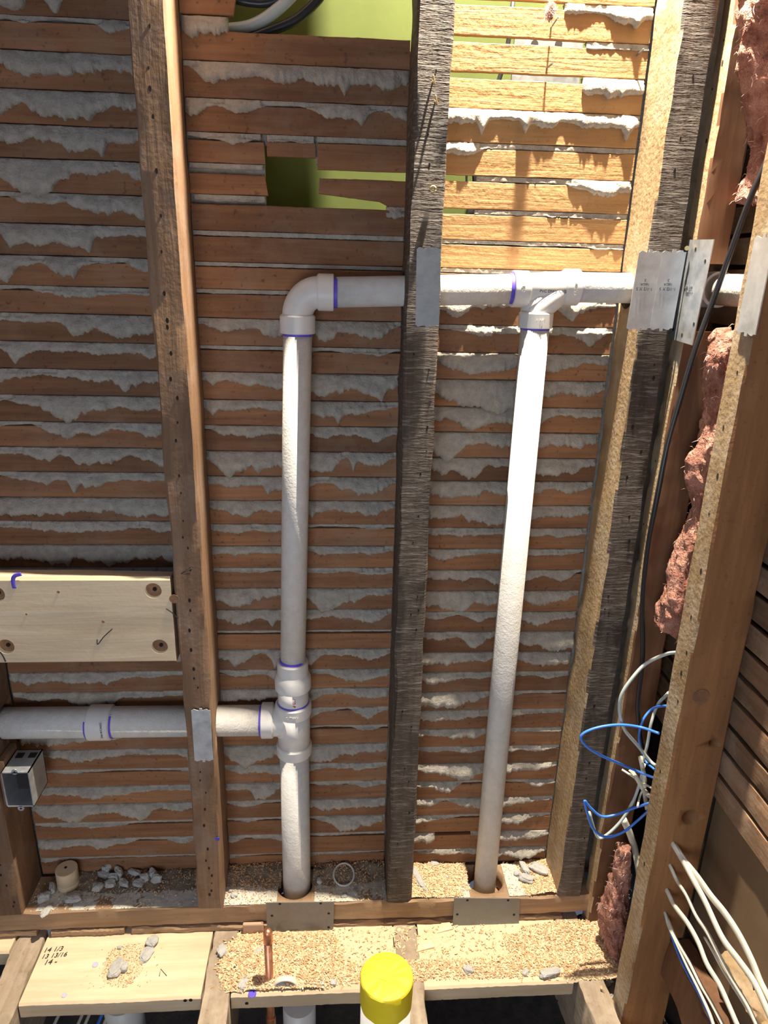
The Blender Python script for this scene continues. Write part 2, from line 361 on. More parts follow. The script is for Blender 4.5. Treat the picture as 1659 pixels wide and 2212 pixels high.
KEY = {0: """75 85 20 90 10 10 10 10 10|10 25 10 5 8 12 38 33 42|42 72 70 62 55 60 38 42 65|70 42 75 77 75 70 35 55 48|50 60 50 55 80 60 50 45 33|70 100 110 70 40 45 35 50 75|15 38 35 30 50 60 55 75 55|30 60 65 60 75 40 35 30 45|90 35 25 65 30 20 15 40 50|15 10 25 40 38 30 25 25 20|30 30 35 30 70 60 80 70 35|30 70 35 35 35 40 35 45 38|42 35 25 30 40 40 65 50 50|20 35 62 95 50 45 50 45 75|15 10 40 55 50 25 35 50 27|25 30 45 30 65 65 30 60 75|15 30 40 30 65 35 30 30 35|65 70 70 60 50 60 75 75 60|25 35 40 45 35 35 25 45 35|60 55 85 55 65 90 45 55 90|30 40 30 40 30 35 30 30 30|30 30 40 30 30 40 30 30 30|30 30 30 40 30 30 30 40 30|30 40 30 30 30 40 30 30 30|20 20 15 20 30 20 20 40 40|50 55 35 50 50 25 30 20 20|20 35 30 65 60 30 30 25 20|30 40 30 30 30 30 30 30 30|60 65 55 45 40 30 20 15 10|40 30 40 50 35 20 30 30 70|15 15 20 15 10 10 10 15 25|25 35 40 60 50 30 25 25 30|30 60 80 45 50 80 30 40 25|15 20 25 30 20 10 10 10 10|45 45 30 45 30 10 15 35 10|25 15 15 10 10 10 10 10 10""",
       1: """15 58 42 45 50 50 45 62 40|50 25 40 15 12 42 50 20 45|12 20 30 -- -- 18 18 18 18|18 18 18 -- -- -- -- -- --|15 15 15 -- -- -- -- -- 12|15 15 15 15 15 15 15 15 15|14 14 14 14 14 14 14 14 14|14 16 14 14 14 14 14 14 14|25 45 40 55 30 65 42 60 15|12 15 15 12 25 12 20 28 8|30 35 42 60 55 80 52 80 40|40 40 30 35 35 55 50 35 20|15 35 42 33 30 45 40 50 30|40 85 60 55 70 75 20 55 25|30 45 35 55 40 25 50 70 25|30 55 50 40 45 40 45 65 30|25 40 30 30 15 10 12 20 15|30 40 30 35 15 40 30 35 20|15 20 20 12 20 25 20 30 25|50 80 50 35 40 100 60 35 30|30 65 40 50 40 35 40 60 20|10 10 12 10 8 8 8 8 8|35 60 20 70 60 25 30 50 25|15 30 20 50 20 20 60 50 30|60 50 45 40 60 30 30 50 40|30 30 30 30 50 20 10 50 20|10 10 10 10 15 5 10 25 10|40 100 60 50 80 75 50 40 30|20 45 40 45 40 20 30 30 20|30 30 70 20 15 20 15 30 20|15 30 15 10 40 50 50 45 40|10 20 10 10 10 30 70 50 30|30 15 20 30 10 15 10 10 10|20 10 5 5 20 15 15 10 5""",
       2: """-- -- -- -- -- 30 25 55 30|-- -- -- -- -- -- 20 20 20|-- -- -- -- -- -- 45 50 40|50 45 30 30 50 30 45 40 40|35 40 15 15 15 15 15 18 15|-- -- 15 15 15 15 30 50 35|-- -- 15 15 15 15 18 20 15|15 12 12 12 15 12 12 20 20|15 15 15 15 15 15 15 15 15|35 70 40 35 20 30 65 30 20|15 20 40 30 30 30 30 55 20|30 60 75 60 50 60 60 30 35|50 80 105 110 100 50 40 60 30|60 50 80 60 70 60 30 35 30|60 110 45 50 55 60 45 60 35|40 60 80 40 30 65 60 50 30|40 65 65 45 50 50 30 45 20|55 50 50 75 80 70 40 50 35|35 30 35 30 30 35 35 40 30|25 50 30 20 20 30 25 25 15|35 40 45 35 70 50 30 45 10|60 70 95 60 60 40 60 50 20|30 30 15 40 20 35 60 35 30|20 40 25 65 20 60 60 90 70|55 50 50 40 30 30 60 60 45|25 55 40 30 20 20 20 30 20|60 70 75 60 20 20 15 15 12|40 50 45 35 30 35 25 20 20|40 30 45 45 20 20 20 20 20|15 25 20 30 20 30 25 30 15|30 40 60 85 50 50 40 40 20|25 30 60 10 10 10 15 35 20|40 35 15 45 50 65 35 25 20|40 30 20 10 10 50 50 20 15|50 50 -- -- 20 45 50 45 30|5 25 30 30 30 50 60 70 20"""}
SPIKES = {0: {2: [(.93, .75)], 3: [(.57, .88)], 4: [(.67, .95)], 7: [(.08, .8), (.56, .9)], 8: [(.03, .95), (.45, .75)], 10: [(.46, .8)], 11: [(.1, .85), (.89, .6)],
              12: [(.73, .85)], 13: [(.36, 1.05), (.48, .7)], 15: [(.3, .6), (.52, .7)], 16: [(.42, .85), (.27, .5)], 19: [(.33, .95), (.57, .95)]},
          1: {0: [(.71, .85)], 1: [(.05, .55), (.79, .68)], 8: [(.94, .2)], 10: [(.06, .5), (.62, .85), (.91, .98)], 11: [(.05, .65), (.69, .9)], 13: [(.12, 1.1), (.27, .9), (.77, .8), (.6, .8)],
              14: [(.32, .75), (.8, .8)], 15: [(.55, .7)], 19: [(.6, 1.1)], 20: [(.32, .75)], 22: [(.1, .8), (.33, .9)], 27: [(.13, 1.15)], 29: [(.19, .85)]},
          2: {0: [(.92, .65)], 3: [(.2, .8), (.42, .7), (.94, .8)], 6: [(.6, .2)], 9: [(.75, .7)], 10: [(.87, .7)], 11: [(.22, .8)], 13: [(.24, .9)], 14: [(.13, 1.2)], 17: [(.27, .75)], 21: [(.27, .95)], 24: [(.2, .6)]}}
BAYX = {0: (S1[1] + .001, S2[0] - .001), 1: (S2[1] + .001, S3[0] - .001), 2: (S3[1] + .001, S4[0] - .001)}
BAYN = {0: 'left bay', 1: 'middle bay', 2: 'right bay'}
ORD = ['first', 'second', 'third', 'fourth', 'fifth', 'sixth', 'seventh', 'eighth', 'ninth', 'tenth', 'eleventh', 'twelfth', 'thirteenth', 'fourteenth',
       'fifteenth', 'sixteenth', 'seventeenth', 'eighteenth', 'nineteenth', 'twentieth'] + ['twenty-' + s for s in
       'first second third fourth fifth sixth seventh eighth ninth'.split()] + ['thirtieth'] + ['thirty-' + s for s in 'first second third fourth fifth sixth seventh'.split()]

def ridge(name, x0, x1, zl, pitch, vals, spikes, seed, m='plaster'):
    """plaster that was squeezed through the gap under a lath and sagged over the next one"""
    nx = max(12, int((x1 - x0) / 0.0022)); ns = 10
    segs, cur = [], []
    for i in range(nx + 1):
        u = i / nx; f = u * (len(vals) - 1); k = min(int(f), len(vals) - 2); t = f - k
        a, b = vals[k], vals[k + 1]
        if a is None and b is None: 
            if cur: segs.append(cur); cur = []
            continue
        if a is None or b is None:
            if (a is None and t < 0.5) or (b is None and t > 0.5):
                if cur: segs.append(cur); cur = []
                continue
            d = b if a is None else a
        else:
            t = t * t * (3 - 2 * t); d = a + (b - a) * t
        x = x0 + (x1 - x0) * u
        amp = min(1.0, max(0.1, (d - .1) * 2.2))
        d += amp * (0.16 * nz(x * 28, seed, 1) + 0.12 * nz(x * 75, seed, 2) + 0.09 * nz(x * 190, seed, 5) + 0.06 * nz(x * 420, seed, 7))
        for (su, sd) in spikes:
            q = max(0, 1 - abs(u - su) / 0.035); d = max(d, d + (sd - d) * q ** 1.5)
        cur.append((x, max(0.05, d)))
    if cur: segs.append(cur)
    vs, fs = [], []
    for sg in segs:
        if len(sg) < 3: continue
        base = len(vs); n = ns + 2
        L = len(sg)
        for i, (x, d) in enumerate(sg):
            e = min(1.0, (min(i, L - 1 - i) + 0.6) / 4.0) ** 0.5
            dm = d * pitch; T = (0.0016 + 0.55 * max(0, dm - 0.15 * pitch)) * e
            T = min(T, 0.0150 + 0.004 * nz(x * 20, seed, 3)) * (0.85 + 0.4 * nz(x * 16, seed, 4))
            T = max(T, 0.0012)
            vs.append((x, BK0 + 0.002, zl - 0.0005))
            for j in range(ns):
                s = (j / (ns - 1)) ** 1.5
                prof = 1.0 * min(1, s / 0.6) ** 0.8 if s < 0.6 else 1.0 - 0.22 * ((s - 0.6) / 0.4) ** 2
                if s == 1: prof *= 0.72
                zz_ = zl - 0.0006 - dm * s
                yy = YL - T * prof - 0.0016 * nz(x * 160, zz_ * 160, seed) * min(1, T / 0.004) - 0.0028 * nz(x * 55, zz_ * 55, seed + 3) * min(1, T / 0.006)
                if dm * s < 0.16 * pitch and T < 0.004: yy = YL + 0.001 + 0.0012 * nz(x * 120, zz_ * 120, seed)
                if j == 0: yy = YL + .0065
                vs.append((x, min(yy, YL + 0.0065), zz_))
            vs.append((x, YL + 0.001 if dm > 0.18 * pitch else BK0 + 0.002, zl - 0.0006 - dm + (0.0008 if dm > .18 * pitch else 0)))
        for i in range(L - 1):
            for j in range(n - 1):
                a = base + i * n + j; fs.append((a, a + 1, a + 1 + n, a + n))
        fs.append(tuple(base + j for j in range(n))); fs.append(tuple(base + (L - 1) * n + j for j in range(n))[::-1])
    if not vs: return None
    return mk(name, vs, fs, m, None, True)
def lath(x0, x1, zb, zt_, m, seed, ragged=(False, False), y0=None, dip=None):
    y0 = YL if y0 is None else y0
    nx = max(6, int((x1 - x0) / 0.008)); vs, fs = [], []
    for i in range(nx + 1):
        x = x0 + (x1 - x0) * i / nx
        zb_ = zb + 0.0009 * nz(x * 12, seed, 0) + 0.0005 * nz(x * 90, seed, 8); zt2 = zt_ + 0.0009 * nz(x * 12, seed, 5) + 0.0006 * nz(x * 90, seed, 9)
        if dip: zb_ += dip(i / nx)
        yy = y0 + 0.0008 * nz(x * 9, seed, 3)
        r0 = r1 = 0
        if i == 0 and ragged[0]: r0, r1 = random.uniform(-.003, .003), random.uniform(-.003, .003)
        if i == nx and ragged[1]: r0, r1 = random.uniform(-.004, .004), random.uniform(-.004, .004)
        vs += [(x + r0, yy, zb_ + .001), (x + r0, yy + .001, zb_), (x + r0, yy + .0085, zb_), (x + r1, yy + .0085, zt2), (x + r1, yy + .001, zt2), (x + r1, yy, zt2 - .001)]
    for i in range(nx):
        for j in range(6):
            a, b = i * 6 + j, i * 6 + (j + 1) % 6; fs.append((a, b, b + 6, a + 6))
    fs.append((0, 1, 2, 3, 4, 5)); k = nx * 6; fs.append((k + 5, k + 4, k + 3, k + 2, k + 1, k))
    return mk('wooden_lath', vs, fs, m)
def keydesc(v):
    v = [q for q in v if q is not None]
    if not v: return 'no plaster'
    a, b = sum(v) / len(v), max(v)
    if b < .22: return 'thin flush'
    if b > .85: return 'long dripping'
    if a > .5: return 'thick sagging'
    if a > .33: return 'ragged'
    return 'narrow uneven'
for bay in (0, 1, 2):
    rows = ROWS[bay]; keys = KEY[bay].split('|'); x0, x1 = BAYX[bay]
    zs = [P(mid2(py) if bay == 2 else MIDPX[bay], py, y=YL).z for py in rows]
    nlast = len(rows)
    for k, py in enumerate(rows):
        zl = zs[k]; ztop = zs[k - 1] if k else zl + 0.048
        pitch = zl - zs[k + 1] if k + 1 < nlast else 0.040
        gap = (ztop - zl) * 0.19
        lt = ztop - gap
        hot = bay == 2 and k <= 8
        m = 'lathlit' if hot else 'lath'
        desc = 'lamplit rough-sawn' if hot else 'brown old'
        seed = bay * 50 + k * 1.7
        L = []
        if bay == 1 and k in (3, 4):
            pass
        else:
            dip = None
            o = lath(x0, x1, zl, lt, m, seed)
            tag(o, f'{desc} wooden lath, {ORD[k]} from the top in the {BAYN[bay]}', 'lath', 'laths nailed across the back of the stud bays')
        vals = [None if q == '--' else int(q) / 100 for q in keys[k].split()]
        rx0, rx1 = x0, x1
        spk = SPIKES[bay].get(k, [])
        if bay == 0 and k < 20:                      # the ridge starts left of the frame
            rx = P(0, py, y=YL).x; ne = max(1, round((rx - x0) / ((x1 - rx) / 8)))
            vals = [random.uniform(.2, .6) for _ in range(ne)] + vals
            spk = [((ne + su * 8) / (ne + 8), sd) for su, sd in spk]
        if bay == 1 and k in (2, 3, 4): continue
        o = ridge('plaster_ridge', rx0, rx1, zl, pitch, vals, spk, seed + 3)
        if o: tag(o, f'{keydesc(vals)} grey plaster ridge under the {ORD[k]} lath of the {BAYN[bay]}', 'plaster', 'plaster ridges squeezed between the laths')
    # lowest board of each bay
    o = lath(x0, x1, -1.276, zs[-1] - 0.006, 'lath', 5.5 + bay)
    tag(o, f'lowest lath of the {BAYN[bay]}, half buried in debris', 'lath', 'laths nailed across the back of the stud bays')
# cut laths round the green opening in the middle bay
def zrow(k): return P(650, ROWS[1][k], y=YL).z
G1 = 'laths nailed across the back of the stud bays'
xa, xb = P(571, 380, y=YL).x, P(683, 380, y=YL).x
z2, z3, z4 = zrow(2), zrow(3), zrow(4)
tag(lath(BAYX[1][0], xa, z3 + .004, z2 - .012, 'lath', 71, (False, True)), 'sawn-off brown lath left of the green opening, upper one', 'lath', G1)
tag(lath(BAYX[1][0], xa + .002, z4 + .006, z3 - .012, 'lath', 73, (False, True)), 'sawn-off brown lath left of the green opening, lower one', 'lath', G1)
tag(lath(xa + .004, xb - .001, P(630, 339, y=YL).z, z2 - .010, 'lath', 75, (True, True)), 'short lath offcut above the green opening', 'lath', G1)
tag(lath(xb, BAYX[1][1], P(780, 369, y=YL).z, z2 - .010, 'lath', 77, (True, False)), 'wide brown lath right of the green opening, above the thin green slot', 'lath', G1)
tag(lath(xb + .004, BAYX[1][1], P(780, 440, y=YL).z, P(780, 388, y=YL).z, 'lath', 79, (True, False), dip=lambda u: 0.013 * (1 - u) if u < .75 else -0.004 * (u > .78)),
    'splintered brown lath right of the green opening, below the thin green slot', 'lath', G1)
G2 = 'plaster ridges squeezed between the laths'
tag(ridge('plaster_ridge', BAYX[1][0], xa - .004, z2, .048, [.12, .2, .34, .15], [], 61), 'thin crusty plaster ridge above the sawn-off laths left of the green opening', 'plaster', G2)
tag(ridge('plaster_ridge', xa + .006, xb - .003, z2, .048, [.22, .2, .22], [], 63), 'short plaster ridge above the lath offcut over the green opening', 'plaster', G2)
tag(ridge('plaster_ridge', xb + .002, BAYX[1][1], z2, .048, [.17, .17, .17], [], 65), 'smooth dark plaster strip above the wide lath right of the green opening', 'plaster', G2)
tag(ridge('plaster_ridge', BAYX[1][0], xa - .002, z3 + .004, .048, [.15, .18, .15], [], 66), 'dark plaster strip between the two sawn-off laths', 'plaster', G2)
tag(ridge('plaster_ridge', BAYX[1][0] + .005, xa, z4 + .006, .048, [.18, .2, .2], [], 67), 'thin plaster strip under the lower sawn-off lath', 'plaster', G2)
tag(ridge('plaster_ridge', P(835, 440, y=YL).x, BAYX[1][1], P(860, 446, y=YL).z, .06, [.25, .28, .25], [], 68), 'dark plaster scrap at the lower right corner of the green opening', 'plaster', G2)
# short lath and crumbling plaster at the top of the middle bay
tag(lath(BAYX[1][0], P(508, 20, y=YL).x, P(450, 31, y=YL).z, P(450, -12, y=YL).z, 'lath', 81, (False, True)), 'short broken lath end at the very top of the middle bay, beside the green gap', 'lath', G1)
tag(ridge('crumbling_plaster', BAYX[1][0] + .002, P(490, 45, y=YL).x, P(450, 33, y=YL).z, .048, [.5, .55, .5, .45], [], 83), 'crumbling plaster lump under the short broken lath at the top', 'plaster')
tag(lath(BAYX[2][0], BAYX[2][1], zs[0] + .052, .47, 'lathlit', 84), 'lamplit lath cut by the top edge of the right bay', 'lath', G1)
# electrical plate seen through the top gaps of the right bay
t = empty('metal_bracket', P(1180, 130, y=.17), 'grey metal plate with round holes glimpsed through the gaps between the top lamplit laths', 'bracket')
a, b = P(1112, 60, y=.17), P(1248, 190, y=.17)
box('bracket_plate', a.x, b.x, .165, .170, b.z, a.z, 'steel', t)
for px in (1155, 1207):
    c = P(px, 95, y=.164); tube('bracket_hole', [c + Vector((0, .002, 0)), c], .006, 'hole', t, ns=14, raw=True)
# nails through the laths
def nail(px, py, ln, label, lean=(0, 0)):
    p = P(px, py, y=YL); o = tube('bent_nail', [p + Vector((0, .002, 0)), p + Vector((lean[0] * .5, -ln * .6, lean[1] * .5)), p + Vector((lean[0], -ln, lean[1]))],
                                  [.0013] * 16 + [.0003], 'steel', ns=8)
    return tag(o, label, 'nail')
nail(1376, 120, .02, 'small nail point through the lamplit lath near the right stud', (.002, .004))
nail(1180, 148, .014, 'bent nail under the torn edge of the lamplit lath', (.006, .004))
nail(1190, 60, .022, 'nail carrying a tuft of pink fluff on the top lamplit lath', (.004, .008))
# ------------------------------------------------------------------ studs
def holespots(x0, x1, zlist, y): return [(random.uniform(x0 + .012, x1 - .010), y, z + random.uniform(-.006, .006)) for z in zlist]
st1 = beam('wall_stud', (S1[0], 0, ZP), (S1[0] - .004, 0, TOP), (1, 0, 0), (0, 1, 0), S1[1] - S1[0], YL, 'studbrown', seg=110, seed=3, wav=.003)
tag(st1, 'partly charred-looking brown stud at the far left with the metal box on it', 'stud')
holes(st1, holespots(S1[0] + .01, S1[1], [-1.26, -1.24, -1.2, -1.17, -1.14, -1.1, -1.07, -1.0, -.7], 0), 'y')
st2 = beam('wall_stud', (S2[0], 0, ZP), (S2[0] + .001, 0, TOP), (1, 0, 0), (0, 1, 0), S2[1] - S2[0], YL - .001, 'studbrown', seg=150, seed=11, wav=.005, jit=.0016)
tag(st2, 'smooth brown stud with a line of nail holes, between the board and the tall pipe', 'stud')
st3 = beam('wall_stud', (S3[0], 0, ZP), (S3[0] - .001, 0, TOP), (1, 0, 0), (0, 1, 0), S3[1] - S3[0], YL - .001, 'studdark', seg=160, seed=21, wav=.004, jit=.002)
tag(st3, 'dark rough-sawn stud with cross saw marks, between the two pipes', 'stud')
st4 = beam('wall_stud', (S4[0], 0, ZP), (S4[0] + .002, 0, TOP), (1, 0, 0), (0, 1, 0), S4[1] - S4[0], YL - .001, 'studdark', seg=150, seed=31, wav=.004, jit=.002)
tag(st4, 'dark rough-sawn stud by the corner with a pale left flank under the paired plates', 'stud')
st4.data.materials.append(M['studpale'])
for p in st4.data.polygons:
    if p.normal.x < -0.8: p.material_index = 1
h = [random.uniform(-1.2, .35) for _ in range(24)]
n2 = [( -.262 + random.uniform(-.004, .006), 0, z) for z in [.31, .26, .235, .2, .13, .07, .02, -.04, -.08, -.09, -.13, -.17, -.2, -.24, -.27, -.33, -.36, -.41, -.44, -.46, -.5, -.56, -.58, -.62, -.66, -.7, -.72, -.74, -.93, -.95, -.98, -1.02, -1.06, -1.12, -1.15, -1.17, -1.19, -1.21, -1.23, -1.24]]
holes(st2, n2, 'y', .0026)
holes(st3, holespots(*S3, h, 0), 'y', .002); holes(st4, holespots(*S4, h, 0), 'y', .0026)
# notches / bores where pipes pass
ZH = -0.027; ZL_ = -0.850; YP = 0.061
cut(st3, [rod((.05, YP + .005, ZH), (.2, YP + .005, ZH + .003), .029)])
cut(st4, [rod((.43, YP + .005, ZH + .006), (.6, YP + .005, ZH + .008), .029)])
cut(st2, [rod((-.35, YP, ZL_), (-.2, YP, ZL_), .0345)])
cut(st1, [rod((-.75, YP, ZL_ + .002), (-.6, YP, ZL_), .0345)])
# ------------------------------------------------------------------ sole plate and strip under it
sp = beam('sole_plate', (-1.0, .003, ZP - .048), (.560, .003, ZP - .048), (0, 1, 0), (0, 0, 1), .095, .048, 'plate', seg=120, seed=41, wav=.003, jit=.0015)
tag(sp, 'old brown sole plate the studs stand on, with pipe holes bored through it', 'sole plate')
PL = Vector((-.086, .058, 0)); PRB = Vector((.334, .056, 0))
cut(sp, [rod((PL.x - .004, PL.y - .004, ZP - .08), (PL.x - .004, PL.y - .004, ZP + .03), .039), rod((PRB.x - .002, PRB.y, ZP - .08), (PRB.x - .002, PRB.y, ZP + .03), .042)])
tag(beam('subfloor_strip', (-1.0, .002, ZB + .002), (-.628, .002, ZB + .002), (0, 1, 0), (0, 0, 1), .09, .014, 'plate', seg=30, seed=43), 'short thin strip under the sole plate at the far left', 'wood strip')
tag(beam('subfloor_strip', (-.597, .001, ZB + .001), (-.447, .001, ZB + .001), (0, 1, 0), (0, 0, 1), .09, .015, 'plate', seg=30, seed=45), 'thin strip under the sole plate between two dark gaps', 'wood strip')
tag(beam('subfloor_strip', (-.432, .002, ZB), (.50, .004, ZB - .006), (0, 1, 0), (0, 0, 1), .08, .014, 'plate', seg=90, seed=47, jit=.0025), 'long splintered strip under the sole plate ending in a broken point', 'wood strip')

# ------------------------------------------------------------------ blocks and joists below
def block(x0, x1, label, seed, y0=-.142):
    return tag(beam('floor_block', (x0, y0, ZB - .038), (x1, y0, ZB - .038), (0, 1, 0), (0, 0, 1), -y0 + .03, .038, 'newx', seg=50, seed=seed, wav=.001, jit=.0004, bev=.004), label, 'blocking')
b1 = block(-.606, -.262, 'flat new pale block with handwritten fractions, left of the copper stub', 51)
b2 = block(-.204, .122, 'flat new pale block buried in sawdust behind the copper stub', 53)
b3 = block(.177, .480, 'flat new pale block at the right with a band of sawdust along it', 55)
b0 = block(-1.0, -.672, 'flat new pale block cut by the left frame edge', 57, y0=-.03)
def joist(x0, w, label, y0=-.9, y1=.02, skew=0, zt_=ZB, seed=1, hgt=.17):
    return tag(beam('floor_joist', (x0 + skew, y0, zt_ - hgt), (x0, y1, zt_ - hgt), (1, 0, 0), (0, 0, 1), w, hgt, 'oldy', seg=70, seed=seed, wav=.003, jit=.0015), label, 'joist')
joist(-.668, .055, 'weathered joist at the lower left corner beside the handwritten numbers', seed=61, skew=.02)
joist(-.259, .053, 'weathered joist between the left block and the sawdust heap', seed=63)
joist(.124, .051, 'weathered joist directly behind the yellow-capped pipe', seed=65)
joist(.484, .052, 'split weathered joist at the right with broken end wood', seed=67, skew=.03)

# ------------------------------------------------------------------ side wall on the right
s5a_top = beam('corner_stud', (XR, -.012, P(1540, 570, y=-.012).z), (XR, -.012, TOP), (1, 0, 0), (0, 1, 0), .052, .040, 'corner', seg=60, seed=71, wav=.003)
tag(s5a_top, 'upper length of the corner stud, pale edge and reddish face, cut above the pipe', 'stud')
s5a_bot = beam('corner_stud', (XR, -.012, -1.40), (XR, -.012, P(1450, 715, y=-.012).z), (1, 0, 0), (0, 1, 0), .062, .040, 'corner', seg=90, seed=73, wav=.003)
tag(s5a_bot, 'lower length of the corner stud, whitish edge and brown face, cut below the pipe', 'stud')
s5 = beam('side_wall_stud', (XR, -.209, -1.55), (XR, -.209, TOP), (1, 0, 0), (0, 1, 0), .086, .050, 'studred', seg=160, seed=75, wav=.004)
tag(s5, 'big side wall stud with pale scarred edge and broad orange-brown face', 'stud')
for o in (s5a_top, s5a_bot, s5):
    o.data.materials.append(M['studpale'])
    for p in o.data.polygons:
        if p.normal.x < -0.8: p.material_index = 1
holes(s5a_top, [(XR, random.uniform(0, .02), z) for z in (.33, .3, .27, .2, .12)], 'x')
holes(s5a_bot, [(XR, random.uniform(0, .02), z) for z in (-.14, -.3, -.42, -.5, -.7, -.9)], 'x')
holes(s5, [(XR, random.uniform(-.195, -.175), z) for z in (-.12, -.2, -.27, -.33, -.42, -.5, -.56, -.6, -.65, -.8, -1.0)], 'x', .003)
cut(s5, [rod((.62, -.25, -.72), (.62, -.195, -.72), .008), rod((.607, -.25, -.872), (.607, -.165, -.872), .015)])
k = tube('wood_knot', [P(1515, 1506, y=-.2105), P(1515, 1506, y=-.2105) + Vector((0, .006, 0))], .014, 'screwhole', s5, ns=20, raw=True)
# laths of the side wall
G3 = 'laths on the side wall'
for i, (za, zb_) in enumerate([(-.839, -.797), (-.789, -.747), (-.739, -.701), (-.693, -.650), (-.642, -.604), (-.596, -.556), (-.548, -.508), (-.5, -.46), (-.452, -.412), (-.404, -.366), (-.358, -.318),
                               (-.31, -.27), (-.262, -.222), (-.214, -.174), (-.166, -.126), (-.118, -.078), (-.07, -.03), (-.022, .018), (.026, .066), (.074, .114)]):
    o = beam('side_wall_lath', (.648, -1.15, za), (.648, .09, za), (1, 0, 0), (0, 0, 1), .009, zb_ - za, 'lathy', seg=60, seed=80 + i * 3, jit=.0008, bev=.001, wav=.001)
    if i == 0: lb = 'lowest brown lath of the side wall with a frayed lower edge'
    else: lb = f'dark brown side wall lath, {ORD[i]} up from the frayed lowest one'
    tag(o, lb, 'lath', G3)
pn = box('brown_hardboard', .660, .666, -1.1, -.19, -1.16, -.842, 'studred'); tag(pn, 'smooth brown panel below the side wall laths behind the white cables', 'panel')
pw = rough_mat('dull_brown_board', (0.17, 0.105, 0.055), (0.215, 0.135, 0.07), 8, 0.1); pn.data.materials[0] = pw
tag(beam('base_board', (.612, -1.1, -1.24), (.612, -.215, -1.24), (1, 0, 0), (0, 0, 1), .045, .09, 'corner', seg=40, seed=141, wav=.006, jit=.004), 'dark brown plank behind the white cables at the lower right', 'plank')
q0 = P(1562, 2058, x=.640)
tag(beam('base_board', (.632, -1.1, q0.z - .012), (.632, q0.y, q0.z - .012), (1, 0, 0), (0, 0, 1), .022, .016, 'studpale', seg=60, seed=149, wav=.006, jit=.006), 'pale crusty strip running down right between the white cables', 'plank')
tag(beam('base_board', (.600, -1.1, -1.52), (.600, -.24, -1.52), (1, 0, 0), (0, 0, 1), .068, .055, 'oldy', seg=40, seed=143, wav=.006, jit=.004), 'dark sole plank of the side wall under the white cables', 'plank')
tag(beam('wood_scrap', (.50, -.30, -1.40), (.70, -.27, -1.46), (0, 1, 0), (0, 0, 1), .05, .03, 'newx', seg=14, seed=147, jit=.003), 'pale broken wood piece at the foot of the big side stud', 'wood scrap')

# insulation
def fluff(name, pts, rads, label, seed, m='pink'):
    bm = bmesh.new()
    path = catmull(pts, 22); n = len(path)
    vs, fs = [], []; ns = 40
    for i, p in enumerate(path):
        f = i / (n - 1) * (len(rads) - 1); a = min(int(f), len(rads) - 2); r = rads[a] + (rads[a + 1] - rads[a]) * (f - a)
        if i == 0 or i == n - 1: r *= 0.25
        for j in range(ns):
            t = 2 * math.pi * j / ns
            rr = r * (1 + .50 * nz(math.cos(t) * 1.4, p.z * 18, math.sin(t) * 1.4 + seed) + .26 * nz(math.cos(t) * 3, p.z * 60, math.sin(t) * 3 + seed) + .09 * nz(math.cos(t) * 11, p.z * 160, math.sin(t) * 11 + seed))
            vs.append(p + Vector((math.cos(t) * rr * .75, math.sin(t) * rr * 1.25, .010 * nz(t * 2, p.z * 20, seed))))
    for i in range(n - 1):
        for j in range(ns):
            a, b = i * ns + j, i * ns + (j + 1) % ns; fs.append((a, b, b + ns, a + ns))
    fs.append(tuple(range(ns))); fs.append(tuple((n - 1) * ns + j for j in range(ns))[::-1])
    o = mk(name, vs, fs, m, None, True); tag(o, label, 'insulation', kind='thing')
    # loose fibres
    fv, ff = [], []
    for _ in range(420):
        q = Vector(random.choice(vs)); d = Vector((random.uniform(-1, .4), random.uniform(-1, .6), random.uniform(-.8, .8))).normalized()
        w = Vector((random.uniform(-1, 1), random.uniform(-1, 1), random.uniform(-1, 1))).cross(d).normalized() * .00035
        L = random.uniform(.004, .014); b1_ = q + d * L * .5 + w * 5; e = q + d * L + Vector((0, 0, -.003))
        s = len(fv); fv += [q - w, q + w, b1_ + w, b1_ - w, e]; ff += [(s, s + 1, s + 2, s + 3), (s + 3, s + 2, s + 4)]
    fo = mk('loose_fibres', fv, ff, M['pinklight'], o); fo['kind'] = 'stuff'
    return o
M['pinklight'] = flat('pale_pink_fibre', (0.80, 0.58, 0.50), 0.9)
def vp(px, py, y): return P(px, py, y=y)
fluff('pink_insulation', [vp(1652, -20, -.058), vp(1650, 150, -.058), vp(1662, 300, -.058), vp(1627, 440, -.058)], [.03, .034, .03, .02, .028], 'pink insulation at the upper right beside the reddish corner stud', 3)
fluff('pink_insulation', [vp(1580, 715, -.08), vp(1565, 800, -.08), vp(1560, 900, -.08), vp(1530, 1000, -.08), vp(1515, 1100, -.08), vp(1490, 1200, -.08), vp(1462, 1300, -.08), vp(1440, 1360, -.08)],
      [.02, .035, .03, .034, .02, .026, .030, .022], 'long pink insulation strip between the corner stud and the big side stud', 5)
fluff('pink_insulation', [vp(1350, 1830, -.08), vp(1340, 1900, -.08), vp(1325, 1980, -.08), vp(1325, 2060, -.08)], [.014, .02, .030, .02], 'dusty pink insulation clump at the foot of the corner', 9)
fl = fluff('fluff_tuft', [P(1190, 12, y=.065), P(1189, 40, y=.066)], [.003, .006, .003], 'tiny pink fluff tuft caught on the nail of the top lamplit lath', 12)
